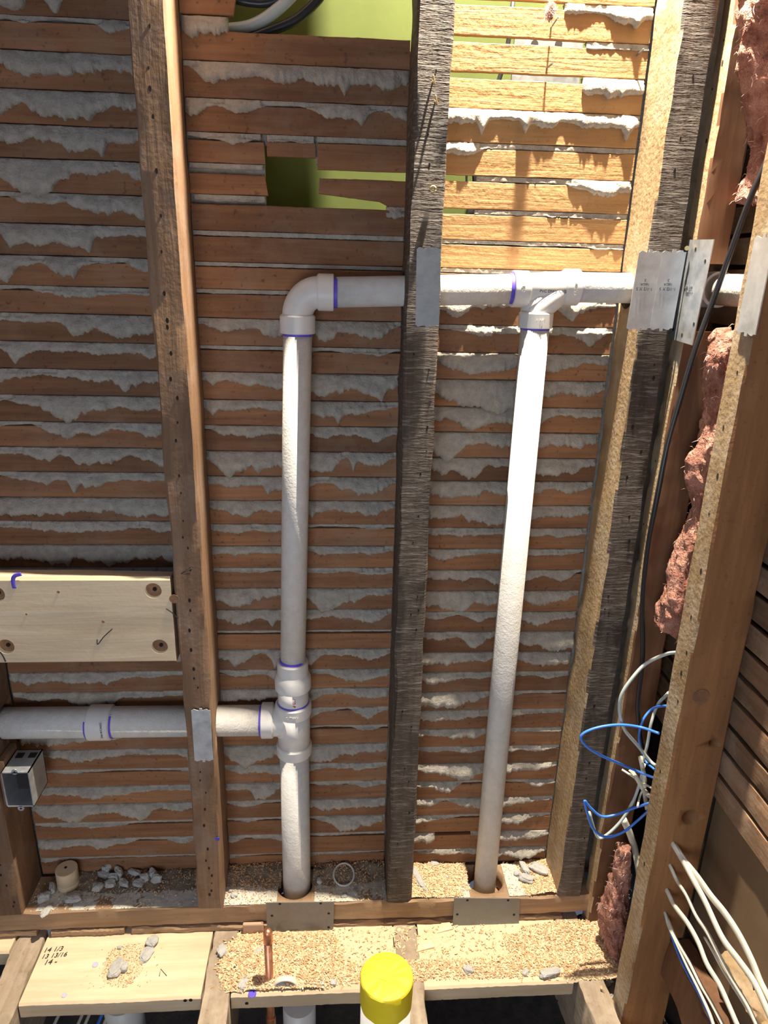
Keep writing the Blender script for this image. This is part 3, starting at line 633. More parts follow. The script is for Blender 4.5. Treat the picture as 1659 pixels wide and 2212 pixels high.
# ------------------------------------------------------------------ pvc piping (glued together: one thing)
R15, R2 = .0241, .0302
pv = empty('pvc_vent_piping', (PL.x, PL.y, ZP), 'glued white drain and vent piping running up, across and down behind the studs', 'pipe')
def socket(name, a, b, r, lip=.0045, parent=pv, m='pvc'):
    L = (Vector(b) - Vector(a)).length
    return lathe(name, a, b, [(0, r), (0, r + lip * .8), (.0012, r + lip), (L - .0025, r + lip), (L, r + lip - .0025), (L, r)], m, parent)
def stain(a, b, r, parent, m='purple', lab='purple primer ring'):
    o = lathe('primer_ring', a, b, [(0, r), (0, r + .0006), ((Vector(b) - Vector(a)).length, r + .0006), ((Vector(b) - Vector(a)).length, r)], m, parent); o['label'] = lab; return o
XL = PL.x
ze1 = P(643, 720, y=YP).z; xE = P(643, 700, y=YP).x      # elbow
zh = P(800, 630.5, y=YP).z; zr = P(1300, 620, y=YP).z; x800 = P(800, 630, y=YP).x; x1300 = P(1300, 620, y=YP).x
hz = lambda x: zh + (zr - zh) * (x - x800) / (x1300 - x800)
xs0 = P(721, 630, y=YP).x
zc = P(640, 1440, y=YP).z
tube('upright_pipe', [(XL, YP, zc - .01), (xE, YP, ze1 + .01)], R15, 'pvcdust', pv, ns=48, raw=True)
# elbow: quarter bend with a socket at both ends
el0 = Vector((xE, YP, ze1)); el1 = Vector((xs0, YP, hz(xs0)))
zsk = ze1 + .027; xsk = xs0 - .024
pts = []
cx_, cz_ = xsk, zsk
for i in range(15):
    a = math.pi - math.pi / 2 * i / 14
    pts.append(Vector((cx_ + (cx_ - xE) * math.cos(a), YP, cz_ + (hz(xs0) - cz_) * math.sin(a))))
elb = tube('elbow_fitting', [Vector((xE, YP, zsk - .01))] + pts + [Vector((xsk + .01, YP, hz(xs0)))], R15 + .0012, 'pvc', pv, ns=40, raw=True)
socket('elbow_socket', (xE, YP, ze1), (xE, YP, zsk + .003), R15, .0052, elb); socket('elbow_socket', (xs0, YP, hz(xs0)), (xsk - .003, YP, hz(xs0)), R15, .0052, elb)
stain((xE, YP, ze1 - .004), (xE, YP, ze1 + .001), R15, elb); stain((xs0 - .001, YP, hz(xs0)), (xs0 + .006, YP, hz(xs0)), R15, elb)
# horizontal vent
xt0, xt1 = P(1106, 625, y=YP).x, P(1248, 620, y=YP).x
tube('crossover_pipe', [(xs0 - .01, YP, hz(xs0)), (xt0 + .01, YP, hz(xt0))], R15, 'pvcdust', pv, ns=48, raw=True)
xel2 = .615
tube('crossover_pipe', [(xt1 - .01, YP, hz(xt1)), (xel2 - .03, YP, hz(xt1) + .002)], R15, 'pvcdust', pv, ns=48, raw=True)
tee = tube('tee_fitting', [(xt0 + .02, YP, hz(xt0)), (xt1 - .02, YP, hz(xt1))], R15 + .0014, 'pvc', pv, ns=40, raw=True)
socket('tee_socket', (xt0, YP, hz(xt0)), (xt0 + .027, YP, hz(xt0)), R15, .0052, tee); socket('tee_socket', (xt1, YP, hz(xt1)), (xt1 - .027, YP, hz(xt1)), R15, .0052, tee)
zb1 = P(1158, 708, y=YP).z; xb1 = P(1157, 700, y=YP - .005).x
tube('tee_branch', [(xt1 - .030, YP - .002, hz(xt1) - .002), (xb1 + .026, YP - .006, hz(xb1) - .012), (xb1 + .008, YP - .007, hz(xb1) - .028), (xb1, YP - .006, zb1 + .025), (xb1, YP - .005, zb1 + .012)],
     R15 - .003, 'pvc', tee, ns=32)
tube('tee_branch_back', [(xb1, YP + .002, hz(xb1) - .005), (xb1, YP + .002, zb1 + .012)], R15 + .001, 'pvc', tee, ns=32, raw=True)
socket('tee_socket', (xb1, YP - .003, zb1), (xb1, YP - .003, zb1 + .026), R15, .0046, tee)
stain((xb1, YP - .003, zb1 - .003), (xb1, YP - .003, zb1 + .001), R15, tee); stain((xt0 - .006, YP, hz(xt0)), (xt0 + .001, YP, hz(xt0)), R15, tee); stain((xt1 - .001, YP, hz(xt1)), (xt1 + .004, YP, hz(xt1)), R15, tee, 'lilac', 'faint lilac primer ring')
tube('leaning_pipe', [(PRB.x, PRB.y, -1.50), (xb1, YP - .003, zb1 + .01)], R15, 'pvcdust', pv, ns=48, raw=True)
# pipe behind the corner, elbow turning along the side wall
ptsc = [(xel2 - .034, YP, hz(xt1) + .002), (xel2 - .018, YP - .003, hz(xt1) + .002), (xel2 - .006, YP - .014, hz(xt1) + .002), (xel2, YP - .032, hz(xt1) + .003), (xel2, YP - .05, hz(xt1) + .003)]
e2 = tube('corner_elbow', ptsc, R15 + .004, 'pvc', pv, ns=32)
tube('side_wall_pipe', [(xel2, YP - .045, hz(xt1) + .003), (xel2, -.35, hz(xt1) + .004)], R15, 'pvcdust', pv, ns=40, raw=True)
# lower fittings of the upright
def zy(py): return P(641, py, y=YP - .025).z
z_a, z_b, z_c, z_d, z_e, z_f, z_g = [zy(q) for q in (1443, 1470, 1499, 1532, 1556, 1621, 1642)]
bush = socket('reducer_bushing', (XL, YP, z_b - .012), (XL, YP, z_a + .001), R15, .0062)
stain((XL, YP, z_a), (XL, YP, z_a + .006), R15, bush)
cpl = lathe('coupling_fitting', (XL, YP, z_c), (XL, YP, z_b), [(0, R2), (0, R2 + .0052), (z_b - z_c - .008, R2 + .0055), (z_b - z_c, R2 + .002), (z_b - z_c + .006, R2 - .002)], 'pvc', pv)
tube('short_pipe', [(XL, YP, z_d - .02), (XL, YP, z_c + .01)], R2, 'pvc', pv, ns=48, raw=True)
te2 = tube('sanitary_tee', [(XL, YP, z_g + .01), (XL, YP, z_d - .01)], R2 + .0022, 'pvc', pv, ns=40, raw=True)
socket('tee_socket', (XL, YP, z_e), (XL, YP, z_d), R2, .0056, te2); socket('tee_socket', (XL, YP, z_g), (XL, YP, z_f), R2, .0056, te2)
stain((XL, YP, z_d), (XL, YP, z_d + .003), R2, te2)
tube('lower_pipe', [(XL, YP, -1.50), (XL, YP, z_g + .01)], R2, 'pvcdust', pv, ns=48, raw=True)
xh1, xh0 = P(566, 1560, y=YP).x, P(590, 1560, y=YP).x
zl2 = P(300, 1560, y=YP).z
tube('tee_arm', [(xh0 - .004, YP, zl2), (xh0 + .02, YP, zl2 - .004), (XL - .01, YP, zl2 - .022)], [R2 + .001] * 9 + [R2] * 4 + [R2 * .9] * 4, 'pvc', te2, ns=32, k=8)
socket('tee_socket', (xh1, YP, zl2), (xh0 + .002, YP, zl2), R2, .0052, te2)
stain((xh1 - .004, YP, zl2), (xh1 + .001, YP, zl2), R2, te2)
xc0, xc1 = P(195, 1560, y=YP).x, P(244, 1560, y=YP).x
tube('branch_pipe', [(-.85, YP, zl2 + .004), (xh1 + .01, YP, zl2)], R2, 'pvcdust', pv, ns=48, raw=True)
cp2 = socket('coupling_fitting', (xc0, YP, zl2 + .001), (xc1, YP, zl2 + .001), R2, .0045)
stain((xc0 - .004, YP, zl2 + .001), (xc0 + .001, YP, zl2 + .001), R2, cp2); stain((xc1 - .001, YP, zl2 + .001), (xc1 + .004, YP, zl2 + .001), R2, cp2)

# ------------------------------------------------------------------ writing
def text(s, loc, size, right_, up_, m, parent=None, name='printed_text', ext=.0002):
    cu = bpy.data.curves.new(name, 'FONT'); cu.body = s; cu.size = size; cu.align_x = 'CENTER'; cu.align_y = 'CENTER'; cu.extrude = ext
    t = bpy.data.objects.new(name, cu); COL.objects.link(t)
    dg = bpy.context.evaluated_depsgraph_get(); me = bpy.data.meshes.new_from_object(t.evaluated_get(dg)); bpy.data.objects.remove(t)
    r_, u_ = Vector(right_).normalized(), Vector(up_).normalized(); n_ = r_.cross(u_)
    Mx = Matrix((r_, u_, n_)).transposed().to_4x4(); Mx.translation = Vector(loc)
    me.transform(Mx); me.materials.clear()
    return link(name, me, m, parent)
text('-110-P', (XL + .003, YP - R2 - .0006, (z_d + z_c) / 2 + .001), .0085, (0, 0, -1), (1, 0, 0), 'redink', pv)
text('TUJQ', (xt0 + .012, YP - R15 - .0055, hz(xt0) + .004), .007, (0, 0, -1), (1, 0, 0), 'pvcdust', tee, 'raised_letters', .0006)
text('1 1/2', (xb1, YP - R15 - .0086, zb1 + .013), .008, (1, 0, 0), (0, 0, 1), 'pvcdust', tee, 'raised_letters', .0006)
text('PVC DWV 1-1/2', (xt0 + .062, YP - R15 - .0020, hz(xt0) - .002), .0065, (1, 0, 0), (0, 0, 1), 'ink', tee)
text('1 1/2 DWV', (xt1 - .012, YP - R15 - .0055, hz(xt1) + .002), .006, (0, 0, 1), (-1, 0, 0), 'pvcdust', tee, 'raised_letters', .0006)
text('DWV 2 IN PVC', (xc1 - .012, YP - R2 - .0048, zl2 + .006), .0055, (0, 0, -1), (1, 0, 0), 'ink', cp2)
text('2 DWV', (XL, YP - R2 - .0060, z_e + .012), .008, (1, 0, 0), (0, 0, 1), 'pvcdust', te2, 'raised_letters', .0006)

# ------------------------------------------------------------------ protector plates
def nailplate(corners, label, m='galv', thick=.0016, teeth=True, outward=(0, -1, 0), name='nail_plate', hole_=()):
    """corners TL TR BR BL in world; toothed short ends"""
    tl, tr, br, bl = [Vector(c) for c in corners]; n = Vector(outward)
    top, bot = [], []
    prof = [0, 0, .5, .5, .2, 0, 0, .9, .9, 0, .2, .5, .5, 0, 0]; tt = [0, .02, .10, .16, .26, .36, .42, .43, .57, .58, .64, .76, .84, .9, 1]
    h = (tl - bl).normalized()
    for a, b in zip(tt, prof):
        d = b * .005 if teeth else 0
        top.append(tl.lerp(tr, a) - h * (.005 * (1 - b) if teeth else 0)); bot.append(bl.lerp(br, a) + h * (.005 * (1 - b) if teeth else 0))
    vs = []; k = len(tt)
    for q in (0, 1):
        vs += [p + n * (thick * q) for p in top] + [p + n * (thick * q) for p in bot]
    fs = []
    for i in range(k - 1):
        fs += [(i, i + 1, k + i + 1, k + i), (2 * k + i, 3 * k + i, 3 * k + i + 1, 2 * k + i + 1), (i, 2 * k + i, 2 * k + i + 1, i + 1), (k + i, k + i + 1, 3 * k + i + 1, 3 * k + i)]
    fs += [(0, k, 3 * k, 2 * k), (k - 1, 3 * k - 1, 4 * k - 1, 2 * k - 1)]
    o = mk(name, vs, fs, m); tag(o, label, 'metal plate', 'steel nail plates on the studs')
    e1, e2_ = (tr - tl), (bl - tl)
    for (u, v) in hole_:
        p = tl + e1 * u + e2_ * v + n * thick
        tube('screw_hole', [p - n * .001, p + n * .0004], .0028, 'hole', o, ns=12, raw=True)
    return o
PN = -.0035
q = lambda *a: [P(px, py, y=PN) for px, py in a]
nailplate(q((900, 530), (952, 530), (948, 709), (897, 709)), 'toothed grey nail plate on the dark stud between the pipes', 'galvdark')
nailplate(q((413, 1529), (454, 1529), (461, 1645), (421, 1646)), 'toothed nail plate low on the brown stud beside the sanitary tee', 'galv')
pa = nailplate(q((1381, 538), (1431, 538), (1402, 716), (1352, 716)), 'left plate of the toothed pair on the corner side stud, printed upside down')
pb = nailplate([p + Vector((0, -.0004, 0)) for p in q((1431, 538), (1483, 537), (1450, 716), (1402, 716))], 'right plate of the toothed pair, half under the smooth plate')
for p_, cxp, cyp in ((pa, 1392, 624), (pb, 1442, 624)):
    c = P(cxp, cyp, y=PN - .0024)
    text('1-1/2 X 5', c, .007, (-1, 0, 0), (0, 0, -1), 'greyink', p_); text('16GA', c + Vector((0, 0, .007)), .006, (-1, 0, 0), (0, 0, -1), 'greyink', p_); text('2', c + Vector((0, 0, .013)), .006, (-1, 0, 0), (0, 0, -1), 'greyink', p_)
XF = XR - .004
qx = lambda *a: [P(px, py, x=XF) for px, py in a]
cc = qx((1487, 518), (1544, 517), (1497, 746), (1448, 731))
pc = nailplate(cc, 'tall smooth pale steel plate with round holes bridging the corner gap', teeth=False, outward=(-1, 0, 0), hole_=[(.4, .09), (.85, .2), (.88, .8), (.5, .93), (.1, .9)])
mp_ = (cc[0] + cc[2]) / 2 + Vector((-.0022, 0, 0))
text('ICC  PAT', mp_ + Vector((0, .006, .008)), .0065, (0, 1, 0), (0, 0, -1), 'greyink', pc); text('1-1/2X6', mp_ + Vector((0, .0, .0)), .0065, (0, 1, 0), (0, 0, -1), 'greyink', pc)
sc = tube('brass_screw', [P(1484, 536, y=PN - .001), P(1484, 536, y=PN - .006)], .0035, 'brass', ns=16, raw=True); tag(sc, 'brass screw at the upper left of the smooth corner plate', 'screw')
p5 = nailplate(qx((1634, 505), (1676, 505), (1632, 732), (1592, 722)), 'toothed nail plate on the pale edge of the big side stud', outward=(-1, 0, 0))
pl = nailplate(q((575, 1949), (722, 1947), (720, 2012), (577, 2010)), 'wide dull steel guard plate below the elbowed pipe', 'steel', teeth=False, name='guard_plate', hole_=[(.2, .04), (.8, .04), (.08, .45), (.92, .4), (.92, .9)])
pr = nailplate(q((981, 1939), (1123, 1940), (1120, 2009), (977, 2008)), 'wide dull steel guard plate below the leaning pipe', 'steel', teeth=False, name='guard_plate', hole_=[(.2, .06), (.82, .05), (.06, .5), (.93, .5), (.08, .93), (.92, .9)])

# ------------------------------------------------------------------ new blocking board
zt_b, zb_b = -.517, -.684
bd = empty('blocking_board', (-.45, .02, zb_b), 'wide new pale board between the left studs with bored screw pockets and pen ticks', 'board')
def boardtop(x): return 0.0 if x < -.45 else -.010 * ((x + .45) / .166) ** 2
vs, fs = [], []; nx = 40
for i in range(nx + 1):
    x = -.643 + (-.2925 + .643) * i / nx; zt2 = zt_b + .002; sag = boardtop(x)
    vs += [(x, .0, zb_b + .003), (x, .0, zt2 - .006 ), (x, .004, zt2), (x, .030, zt2 + sag * .3), (x, .038 + sag * 2.4, zt2 - .002 + sag), (x, .038, zt2 - .01 + sag), (x, .038, zb_b), (x, .003, zb_b)]
for i in range(nx):
    for j in range(8):
        a, b = i * 8 + j, i * 8 + (j + 1) % 8; fs.append((a, b, b + 8, a + 8))
fs.append(tuple(range(8))); fs.append(tuple(nx * 8 + j for j in range(8))[::-1])
bb = mk('board', vs, fs, 'newx', bd)
scr = [(331, 1276), (345, 1397), (13, 1397), (-8, 1284)]
cut(bb, [rod(P(px, py, y=0) + Vector((0, .009, 0)), P(px, py, y=0) - Vector((0, .02, 0)), .0145) for px, py in scr])
for px, py in scr:
    c = P(px, py, y=0); w_ = tube('screw_pocket', [c + Vector((0, .0102, 0)), c + Vector((0, .0078, 0))], .0142, 'screwhole', bd, ns=24, raw=True); w_['label'] = 'dark bored screw pocket'
    tube('screw_head', [c + Vector((0, .0078, 0)), c + Vector((.002, .0055, 0))], .0035, 'hole', w_, ns=12, raw=True)
for (px, py, r) in ((223, 1343, .0028), (126, 1279, .0025), (57, 1327, .0018), (376, 1294, .0085)):
    c = P(px, py, y=-.0006); kn = tube('wood_knot', [c + Vector((0, .002, 0)), c], r, 'screwhole', bd, ns=16, raw=True)
def stroke(name, pts, r, m, parent, plane, k=6):
    return tube(name, [P(px, py, **plane) for px, py in pts], r, m, parent, ns=8, k=k, flat_=.0004 / r, flatdir=(0, 1, 0) if 'y' in plane else (0, 0, 1))
stroke('pen_tick', [(243, 1358), (224, 1376), (211, 1392), (210, 1381)], .0009, 'ink', bd, dict(y=-.0002))
stroke('pen_tick', [(359, 1315), (372, 1324), (384, 1336)], .0009, 'ink', bd, dict(y=-.0002))
stroke('pen_tick', [(0, 1408), (7, 1418), (12, 1429)], .0014, 'ink', bd, dict(y=-.0002))
stroke('pen_tick', [(415, 1227), (391, 1240), (410, 1241)], .0009, 'ink', st2, dict(y=-.0025), 1)
stroke('marker_stroke', [(46, 1240), (32, 1244), (28, 1254), (31, 1271)], .0035, 'purple', bd, dict(y=-.0002))
# ------------------------------------------------------------------ handwriting and marks on the left block
for s, px, py, sz in (('14 1/3', 116, 2051, .015), ('13 13/16', 118, 2064, .014), ('14 -', 110, 2078, .016)):
    text(s, P(px, py, z=ZB + .0012), sz, (1, .08, 0), (.12, 1, 0), 'ink', b1, 'handwriting')
stroke('pen_mark', [(344, 2109), (347, 2093), (360, 2108)], .0008, 'ink', b1, dict(z=ZB + .0006), 1)
for px, py, r in ((206, 2084, .006), (139, 2150, .005)):
    c = P(px, py, z=ZB + .0005); o = tube('primer_spot', [c, c + Vector((0, 0, .0008))], r, 'lilac', b1, ns=14, raw=True)
c = P(545, 2147, z=ZB + .0005); tube('primer_spot', [c, c + Vector((0, 0, .0008))], .008, 'purple', b2, ns=14, raw=True)
c = P(470, 1812, y=-.003); tube('primer_spot', [c, c - Vector((0, .0008, 0))], .0045, 'blueink', st2, ns=9, raw=True)
for b_, px, py in ((b1, 400, 2161), (b1, 412, 2160), (b2, 533, 2167), (b3, 955, 2162), (b3, 1202, 2162)):
    c = P(px, py, y=-.1425); tube('toenail_hole', [c, c - Vector((0, .0008, 0))], .0035, 'hole', b_, ns=12, raw=True)

# ------------------------------------------------------------------ metal box
mb = empty('switch_box', (-.60, -.012, -.99), 'open galvanised switch box fixed to the far left stud', 'electrical box')
X0, X1, Z0, Z1, Y0, Y1 = -.632, -.581, -.992, -.912, -.012, .056; tk = .002
bm = bmesh.new()
addbox(bm, X0, X0 + tk, Y0, Y1, Z0, Z1); addbox(bm, X1 - tk, X1, Y0, Y1, Z0, Z1); addbox(bm, X0, X1, Y0, Y1, Z1 - tk, Z1); addbox(bm, X0, X1, Y0, Y1, Z0, Z0 + tk); addbox(bm, X0, X1, Y1 - tk, Y1, Z0, Z1)
frombm('box_shell', bm, 'galv', mb); box('box_shade', X0 + tk, X1 - tk, Y1 - .02, Y1 - tk, Z0 + tk, Z1 - tk, 'dark', mb)  # near-black slab at the back stands for shade inside the box
for z in (Z1 + .001, Z0 - .004):
    c = Vector(((X0 + X1) / 2, Y0, z)); e = tube('mounting_ear', [c, c + Vector((0, .0015, 0))], .006, 'galv', mb, ns=18, raw=True)
    tube('ear_hole', [c - Vector((0, .0005, 0)), c], .002, 'hole', e, ns=10, raw=True)
for i in range(2): box('knockout_slot', X0 + .008 + i * .024, X0 + .022 + i * .024, .03, .045, Z1, Z1 + .0006, 'hole', mb)
tag(box('stud_shim', S1[1] + .001, X0 - .0005, .004, .06, -1.0, -.9, 'studbrown'), 'narrow wood packing between the far left stud and the metal box', 'wood scrap')

# ------------------------------------------------------------------ capped pipe and copper
cp = Vector((.087, -.276, 0)); ztop = -1.131
yc = empty('capped_pipe', (cp.x, cp.y, -1.6), 'thick white pipe standing up with a yellow taped cap', 'pipe')
tube('pipe', [(cp.x, cp.y, -1.6), (cp.x, cp.y, ztop - .03)], .0435, 'pvc', yc, ns=56, raw=True)
nr, vs, fs = 56, [], []
prof = [(.0, .0), (.02, .0008), (.036, .0004), (.0436, -.0002), (.0452, -.003), (.0452, -.03), (.0450, -.058)]
vs.append((cp.x, cp.y, ztop))
for r, dz in prof[1:]:
    for j in range(nr):
        a = 2 * math.pi * j / nr; wob = .0012 * nz(math.cos(a) * 3, math.sin(a) * 3, dz * 60)
        zz2 = dz + (.004 * nz(math.cos(a) * 2, math.sin(a) * 2, 4) if dz < -.05 else 0) + (wob * .8 if dz > -.001 else 0)
        vs.append((cp.x + (r + (wob if dz < -.001 else 0)) * math.cos(a), cp.y + (r + (wob if dz < -.001 else 0)) * math.sin(a), ztop + zz2))
for j in range(nr): fs.append((0, 1 + j, 1 + (j + 1) % nr))
for i in range(len(prof) - 2):
    for j in range(nr): a, b = 1 + i * nr + j, 1 + i * nr + (j + 1) % nr; fs.append((a, b, b + nr, a + nr))
tape = mk('yellow_tape_cap', vs, fs, 'yellow', yc, True)
bm = bmesh.new(); bm.from_mesh(tape.data)
for e in bm.edges:
    if len(e.link_faces) == 2 and e.calc_face_angle(0) > .5: e.smooth = False
bm.to_mesh(tape.data); bm.free()
tube('tape_crease', [(cp.x - .04, cp.y + .004, ztop + .0005), (cp.x - .005, cp.y - .008, ztop + .0008), (cp.x + .03, cp.y - .03, ztop + .0004)], .0007, 'yellow', tape, ns=6)
cu = empty('copper_stub', (-.131, -.117, -1.6), 'upright copper pipe stub with a rounded capped end in the sawdust', 'pipe')
tube('copper_pipe', [(-.131, -.117, -1.62), (-.131, -.117, -1.232)], .0079, 'copper', cu, ns=28, raw=True)
lathe('copper_cap', (-.131, -.117, -1.236), (-.131, -.117, -1.2), [(0, .0079), (0, .0094), (.022, .0094), (.027, .0080), (.030, .005), (.0315, .001)], 'copper', cu, ns=28)
lathe('copper_coupling', (-.131, -.117, -1.47), (-.131, -.117, -1.4), [(0, .0079), (0, .0098), (.03, .0098), (.03, .0079)], 'copper', cu, ns=28)
o = tube('floor_void_pipe', [(-.075, -.09, -1.62), (-.075, -.09, -1.44)], .034, 'pvc', ns=40, raw=True); tag(o, 'short white pipe end in the dark void behind the copper pipe', 'pipe')
o = tube('floor_void_pipe', [(-.46, -.02, -1.62), (-.46, -.02, -1.50)], .04, 'pvc', ns=40, raw=True); tag(o, 'round white pipe end in the dark void under the left block', 'pipe')
for i, (x, m) in enumerate([(-.60, 'nmcable'), (-.55, 'nmcable'), (-.535, 'nmcable'), (-.508, 'blue'), (-.495, 'nmcable')]):
    o = tube('void_cable', [(x - .02, -.5, -1.56), (x, -.1, -1.53), (x + .03, .15, -1.54)], .0035, m, ns=8)
    tag(o, ['first white cable from the left', 'second white cable from the left', 'third white cable from the left', 'blue cable', 'last white cable, right of the blue one,'][i] + ' in the dark void under the left block', 'cable', 'cables in the floor void')

# ------------------------------------------------------------------ loose things on the plate and blocks
def rock(name, loc, sx, sy, sz, label, seed, m='rubble', rot=0, sub=3, cat='plaster chunk', group=None, sharp=.35):
    bm = bmesh.new(); bmesh.ops.create_icosphere(bm, subdivisions=sub, radius=1)
    for v in bm.verts:
        c = v.co.normalized()
        k2 = 1 + sharp * nz(c.x * 1.3 + seed, c.y * 1.3, c.z * 1.3) + .14 * nz(c.x * 4 + seed, c.y * 4, c.z * 4)
        v.co = Vector((math.copysign(abs(c.x) ** .75, c.x) * k2 * sx, math.copysign(abs(c.y) ** .75, c.y) * k2 * sy, math.copysign(abs(c.z) ** .7, c.z) * k2 * sz))
    bmesh.ops.rotate(bm, verts=bm.verts, cent=(0, 0, 0), matrix=Matrix.Rotation(rot, 3, 'Z'))
    lo = min(v.co.z for v in bm.verts)
    for v in bm.verts: v.co += Vector((loc[0], loc[1], loc[2] - lo))
    o = frombm(name, bm, m); tag(o, label, cat, group); return o
def on(px, py, z): return P(px, py, z=z)
pg = on(140, 1932, ZP)
plug = empty('wooden_plug', (pg.x, pg.y + .02, ZP), 'round wooden hole-saw plug standing on the sole plate by the far left stud', 'wooden plug')
lathe('plug_body', (pg.x, pg.y + .024, ZP + .001), (pg.x, pg.y + .024, ZP + .05), [(0, .021), (.002, .0225), (.012, .0225), (.0125, .0222), (.013, .0225), (.045, .0225), (.046, .0215)], 'newx', plug)
o = tube('plug_pilot_hole', [(pg.x - .002, pg.y + .026, ZP + .0465), (pg.x - .002, pg.y + .026, ZP + .0475)], .003, 'hole', plug, ns=12, raw=True)
CH = [((95, 1945), .013, .009, .009, .3, 'whitish plaster chunk left of the wooden plug'), ((114, 1925), .006, .014, .008, .3, 'thin upright plaster chip against the wooden plug'),
      ((157, 1945), .016, .010, .006, .1, 'flat plaster chunk at the right foot of the wooden plug'), ((101, 1970), .008, .014, .003, -.3, 'small plaster flake at the front edge of the sole plate')]
for i, (p_, a, b, c, r, lb) in enumerate(CH): rock('plaster_chunk', on(p_[0], p_[1], ZP), a, b, c, lb, i * 3.3 + 1, rot=r, group='loose plaster chunks')
HEAP = [(232, 1885), (245, 1903), (258, 1892), (240, 1914), (268, 1912), (292, 1890), (300, 1912), (312, 1902), (330, 1893), (340, 1905), (212, 1922), (225, 1893)]
for i, (a, b) in enumerate(HEAP):
    wd = ['at the back left', 'in the middle', 'at the back', 'at the front', 'in the front middle', 'at the centre back', 'at the centre front', 'right of centre', 'at the back right', 'at the right end', 'at the far left', 'at the rear left end'][i]
    rock('plaster_chunk', on(a, b, ZP + .004), random.uniform(.009, .016), random.uniform(.006, .010), random.uniform(.006, .010), f'shaded grey plaster chunk {wd} of the heap in the left bay', i * 5.1 + 20, rot=random.uniform(-1, 1), group='heap of plaster chunks in the left bay')
MORE = [((506, 1937), ZP, .007, .005, .004, 0, 'small whitish chunk on the sole plate right of the brown stud'), ((498, 1927), ZP, .004, .003, .003, 0, 'tiny chip behind the whitish chunk by the brown stud'),
        ((690, 1906), ZP, .006, .009, .005, 0, 'upright chip just right of the elbowed pipe'), ((744, 1937), ZP, .007, .004, .002, 0, 'flat chip in front of the thin white ring'),
        ((768, 1930), ZP, .005, .007, .003, .6, 'brownish chip right of the thin white ring'),
        ((1163, 1885), ZP, .024, .011, .009, -.6, 'long rounded plaster chunk by the corner side stud'), ((1133, 1882), ZP, .008, .018, .007, .3, 'short upright plaster chunk left of the long rounded one'),
        ((1137, 1904), ZP, .017, .009, .007, -.5, 'blocky plaster chunk in front of the long rounded one'), ((1117, 1890), ZP, .008, .005, .004, 0, 'small plaster chip left of the blocky chunk'),
        ((904, 1903), ZP, .008, .034, .006, .3, 'long narrow plaster sliver beside the dark stud'), ((938, 1870), ZP, .010, .007, .005, 0, 'small plaster lump at the back of the right bay'), ((966, 1896), ZP, .004, .003, .003, 0, 'tiny grey chip left of the leaning pipe'),
        ((252, 2095), ZB, .013, .020, .006, -.2, 'cracked plaster chunk in the middle of the left block'), ((270, 2094), ZB, .007, .010, .007, .1, 'small chip touching the cracked plaster chunk'),
        ((330, 2038), ZB, .012, .012, .006, -.6, 'plaster chunk at the back edge of the left block'), ((318, 2062), ZB, .012, .018, .003, -.2, 'crumbled grey plaster patch below the chunk on the left block'), ((259, 2049), ZB, .004, .003, .003, 0, 'tiny grey pebble above the cracked chunk'),
        ((480, 2060), ZB, .009, .013, .006, .3, 'grey chunk at the left edge of the sawdust heap'), ((505, 2066), ZB + .004, .009, .006, .004, 0, 'pale chip in the left of the sawdust heap'), ((517, 2072), ZB + .002, .008, .005, .004, .2, 'flat pale chip low in the sawdust heap'),
        ((563, 2056), ZB + .006, .014, .006, .005, .5, 'slanting plaster chip left of the copper stub'), ((535, 2120), ZB, .008, .024, .006, -.5, 'long plaster chip in front of the copper stub'),
        ((606, 2128), ZB, .014, .009, .006, 0, 'rough plaster chip under the plastic arc'), ((691, 2115), ZB, .007, .019, .005, .3, 'leaf-shaped plaster chip at the right of the heap'), ((720, 2126), ZB, .006, .006, .004, 0, 'round plaster crumb at the front right of the heap'),
        ((1012, 2100), ZB, .011, .008, .007, 0, 'dark grey stone on the right block'), ((1186, 2107), ZB, .020, .009, .006, .25, 'ribbed plaster chunk at the right end of the right block'), ((1135, 2104), ZB, .007, .005, .004, .7, 'small angular wood chip beside the ribbed chunk'),
        ((1316, 2080), ZB - .03, .026, .014, .010, .1, 'white plaster lump in the rubble beside the big side stud'), ((1300, 2110), ZB - .04, .014, .028, .010, .1, 'smooth cream chunk in the rubble at the corner'), ((1320, 2150), ZB - .06, .035, .012, .010, .7, 'grey stick of plaster at the foot of the side stud')]
for i, (p_, z, a, b, c, r, lb) in enumerate(MORE): rock('plaster_chunk', on(p_[0], p_[1], z), a, b, c, lb, i * 2.9 + 90, rot=r, group='loose plaster chunks')
# thin white ring
c = on(743, 1918, ZP); ring = []
for i in range(33): a = 2 * math.pi * i / 32; ring.append(Vector((c.x + .0225 * math.cos(a), c.y + .026 + .024 * math.sin(a) , ZP + .011 + .007 * math.sin(a))))
tag(tube('plastic_ring', ring, .0022, 'pvcdust', ns=10, cap=False, raw=True), 'thin white plastic ring lying on the sole plate right of the elbowed pipe', 'ring')
c = on(617, 2128, ZB); arc = []
for i in range(17): a = math.pi * i / 16; arc.append(Vector((c.x + .022 * math.cos(a), c.y - .002, ZB + .002 + .019 * math.sin(a))))
tag(tube('plastic_arc', arc, .0032, 'nmcable', ns=10, raw=True, flat_=2.0, flatdir=(0, 1, 0)), 'arched cream plastic offcut half buried in the sawdust heap', 'offcut')
c = on(548, 2012, ZB)
bm = bmesh.new(); addbox(bm, c.x - .022, c.x + .022, c.y - .006, c.y + .002, ZB, ZB + .026, .003)
o = frombm('wood_offcut', bm, 'endgrain'); tag(o, 'small block offcut showing growth rings behind the copper stub', 'wood scrap')
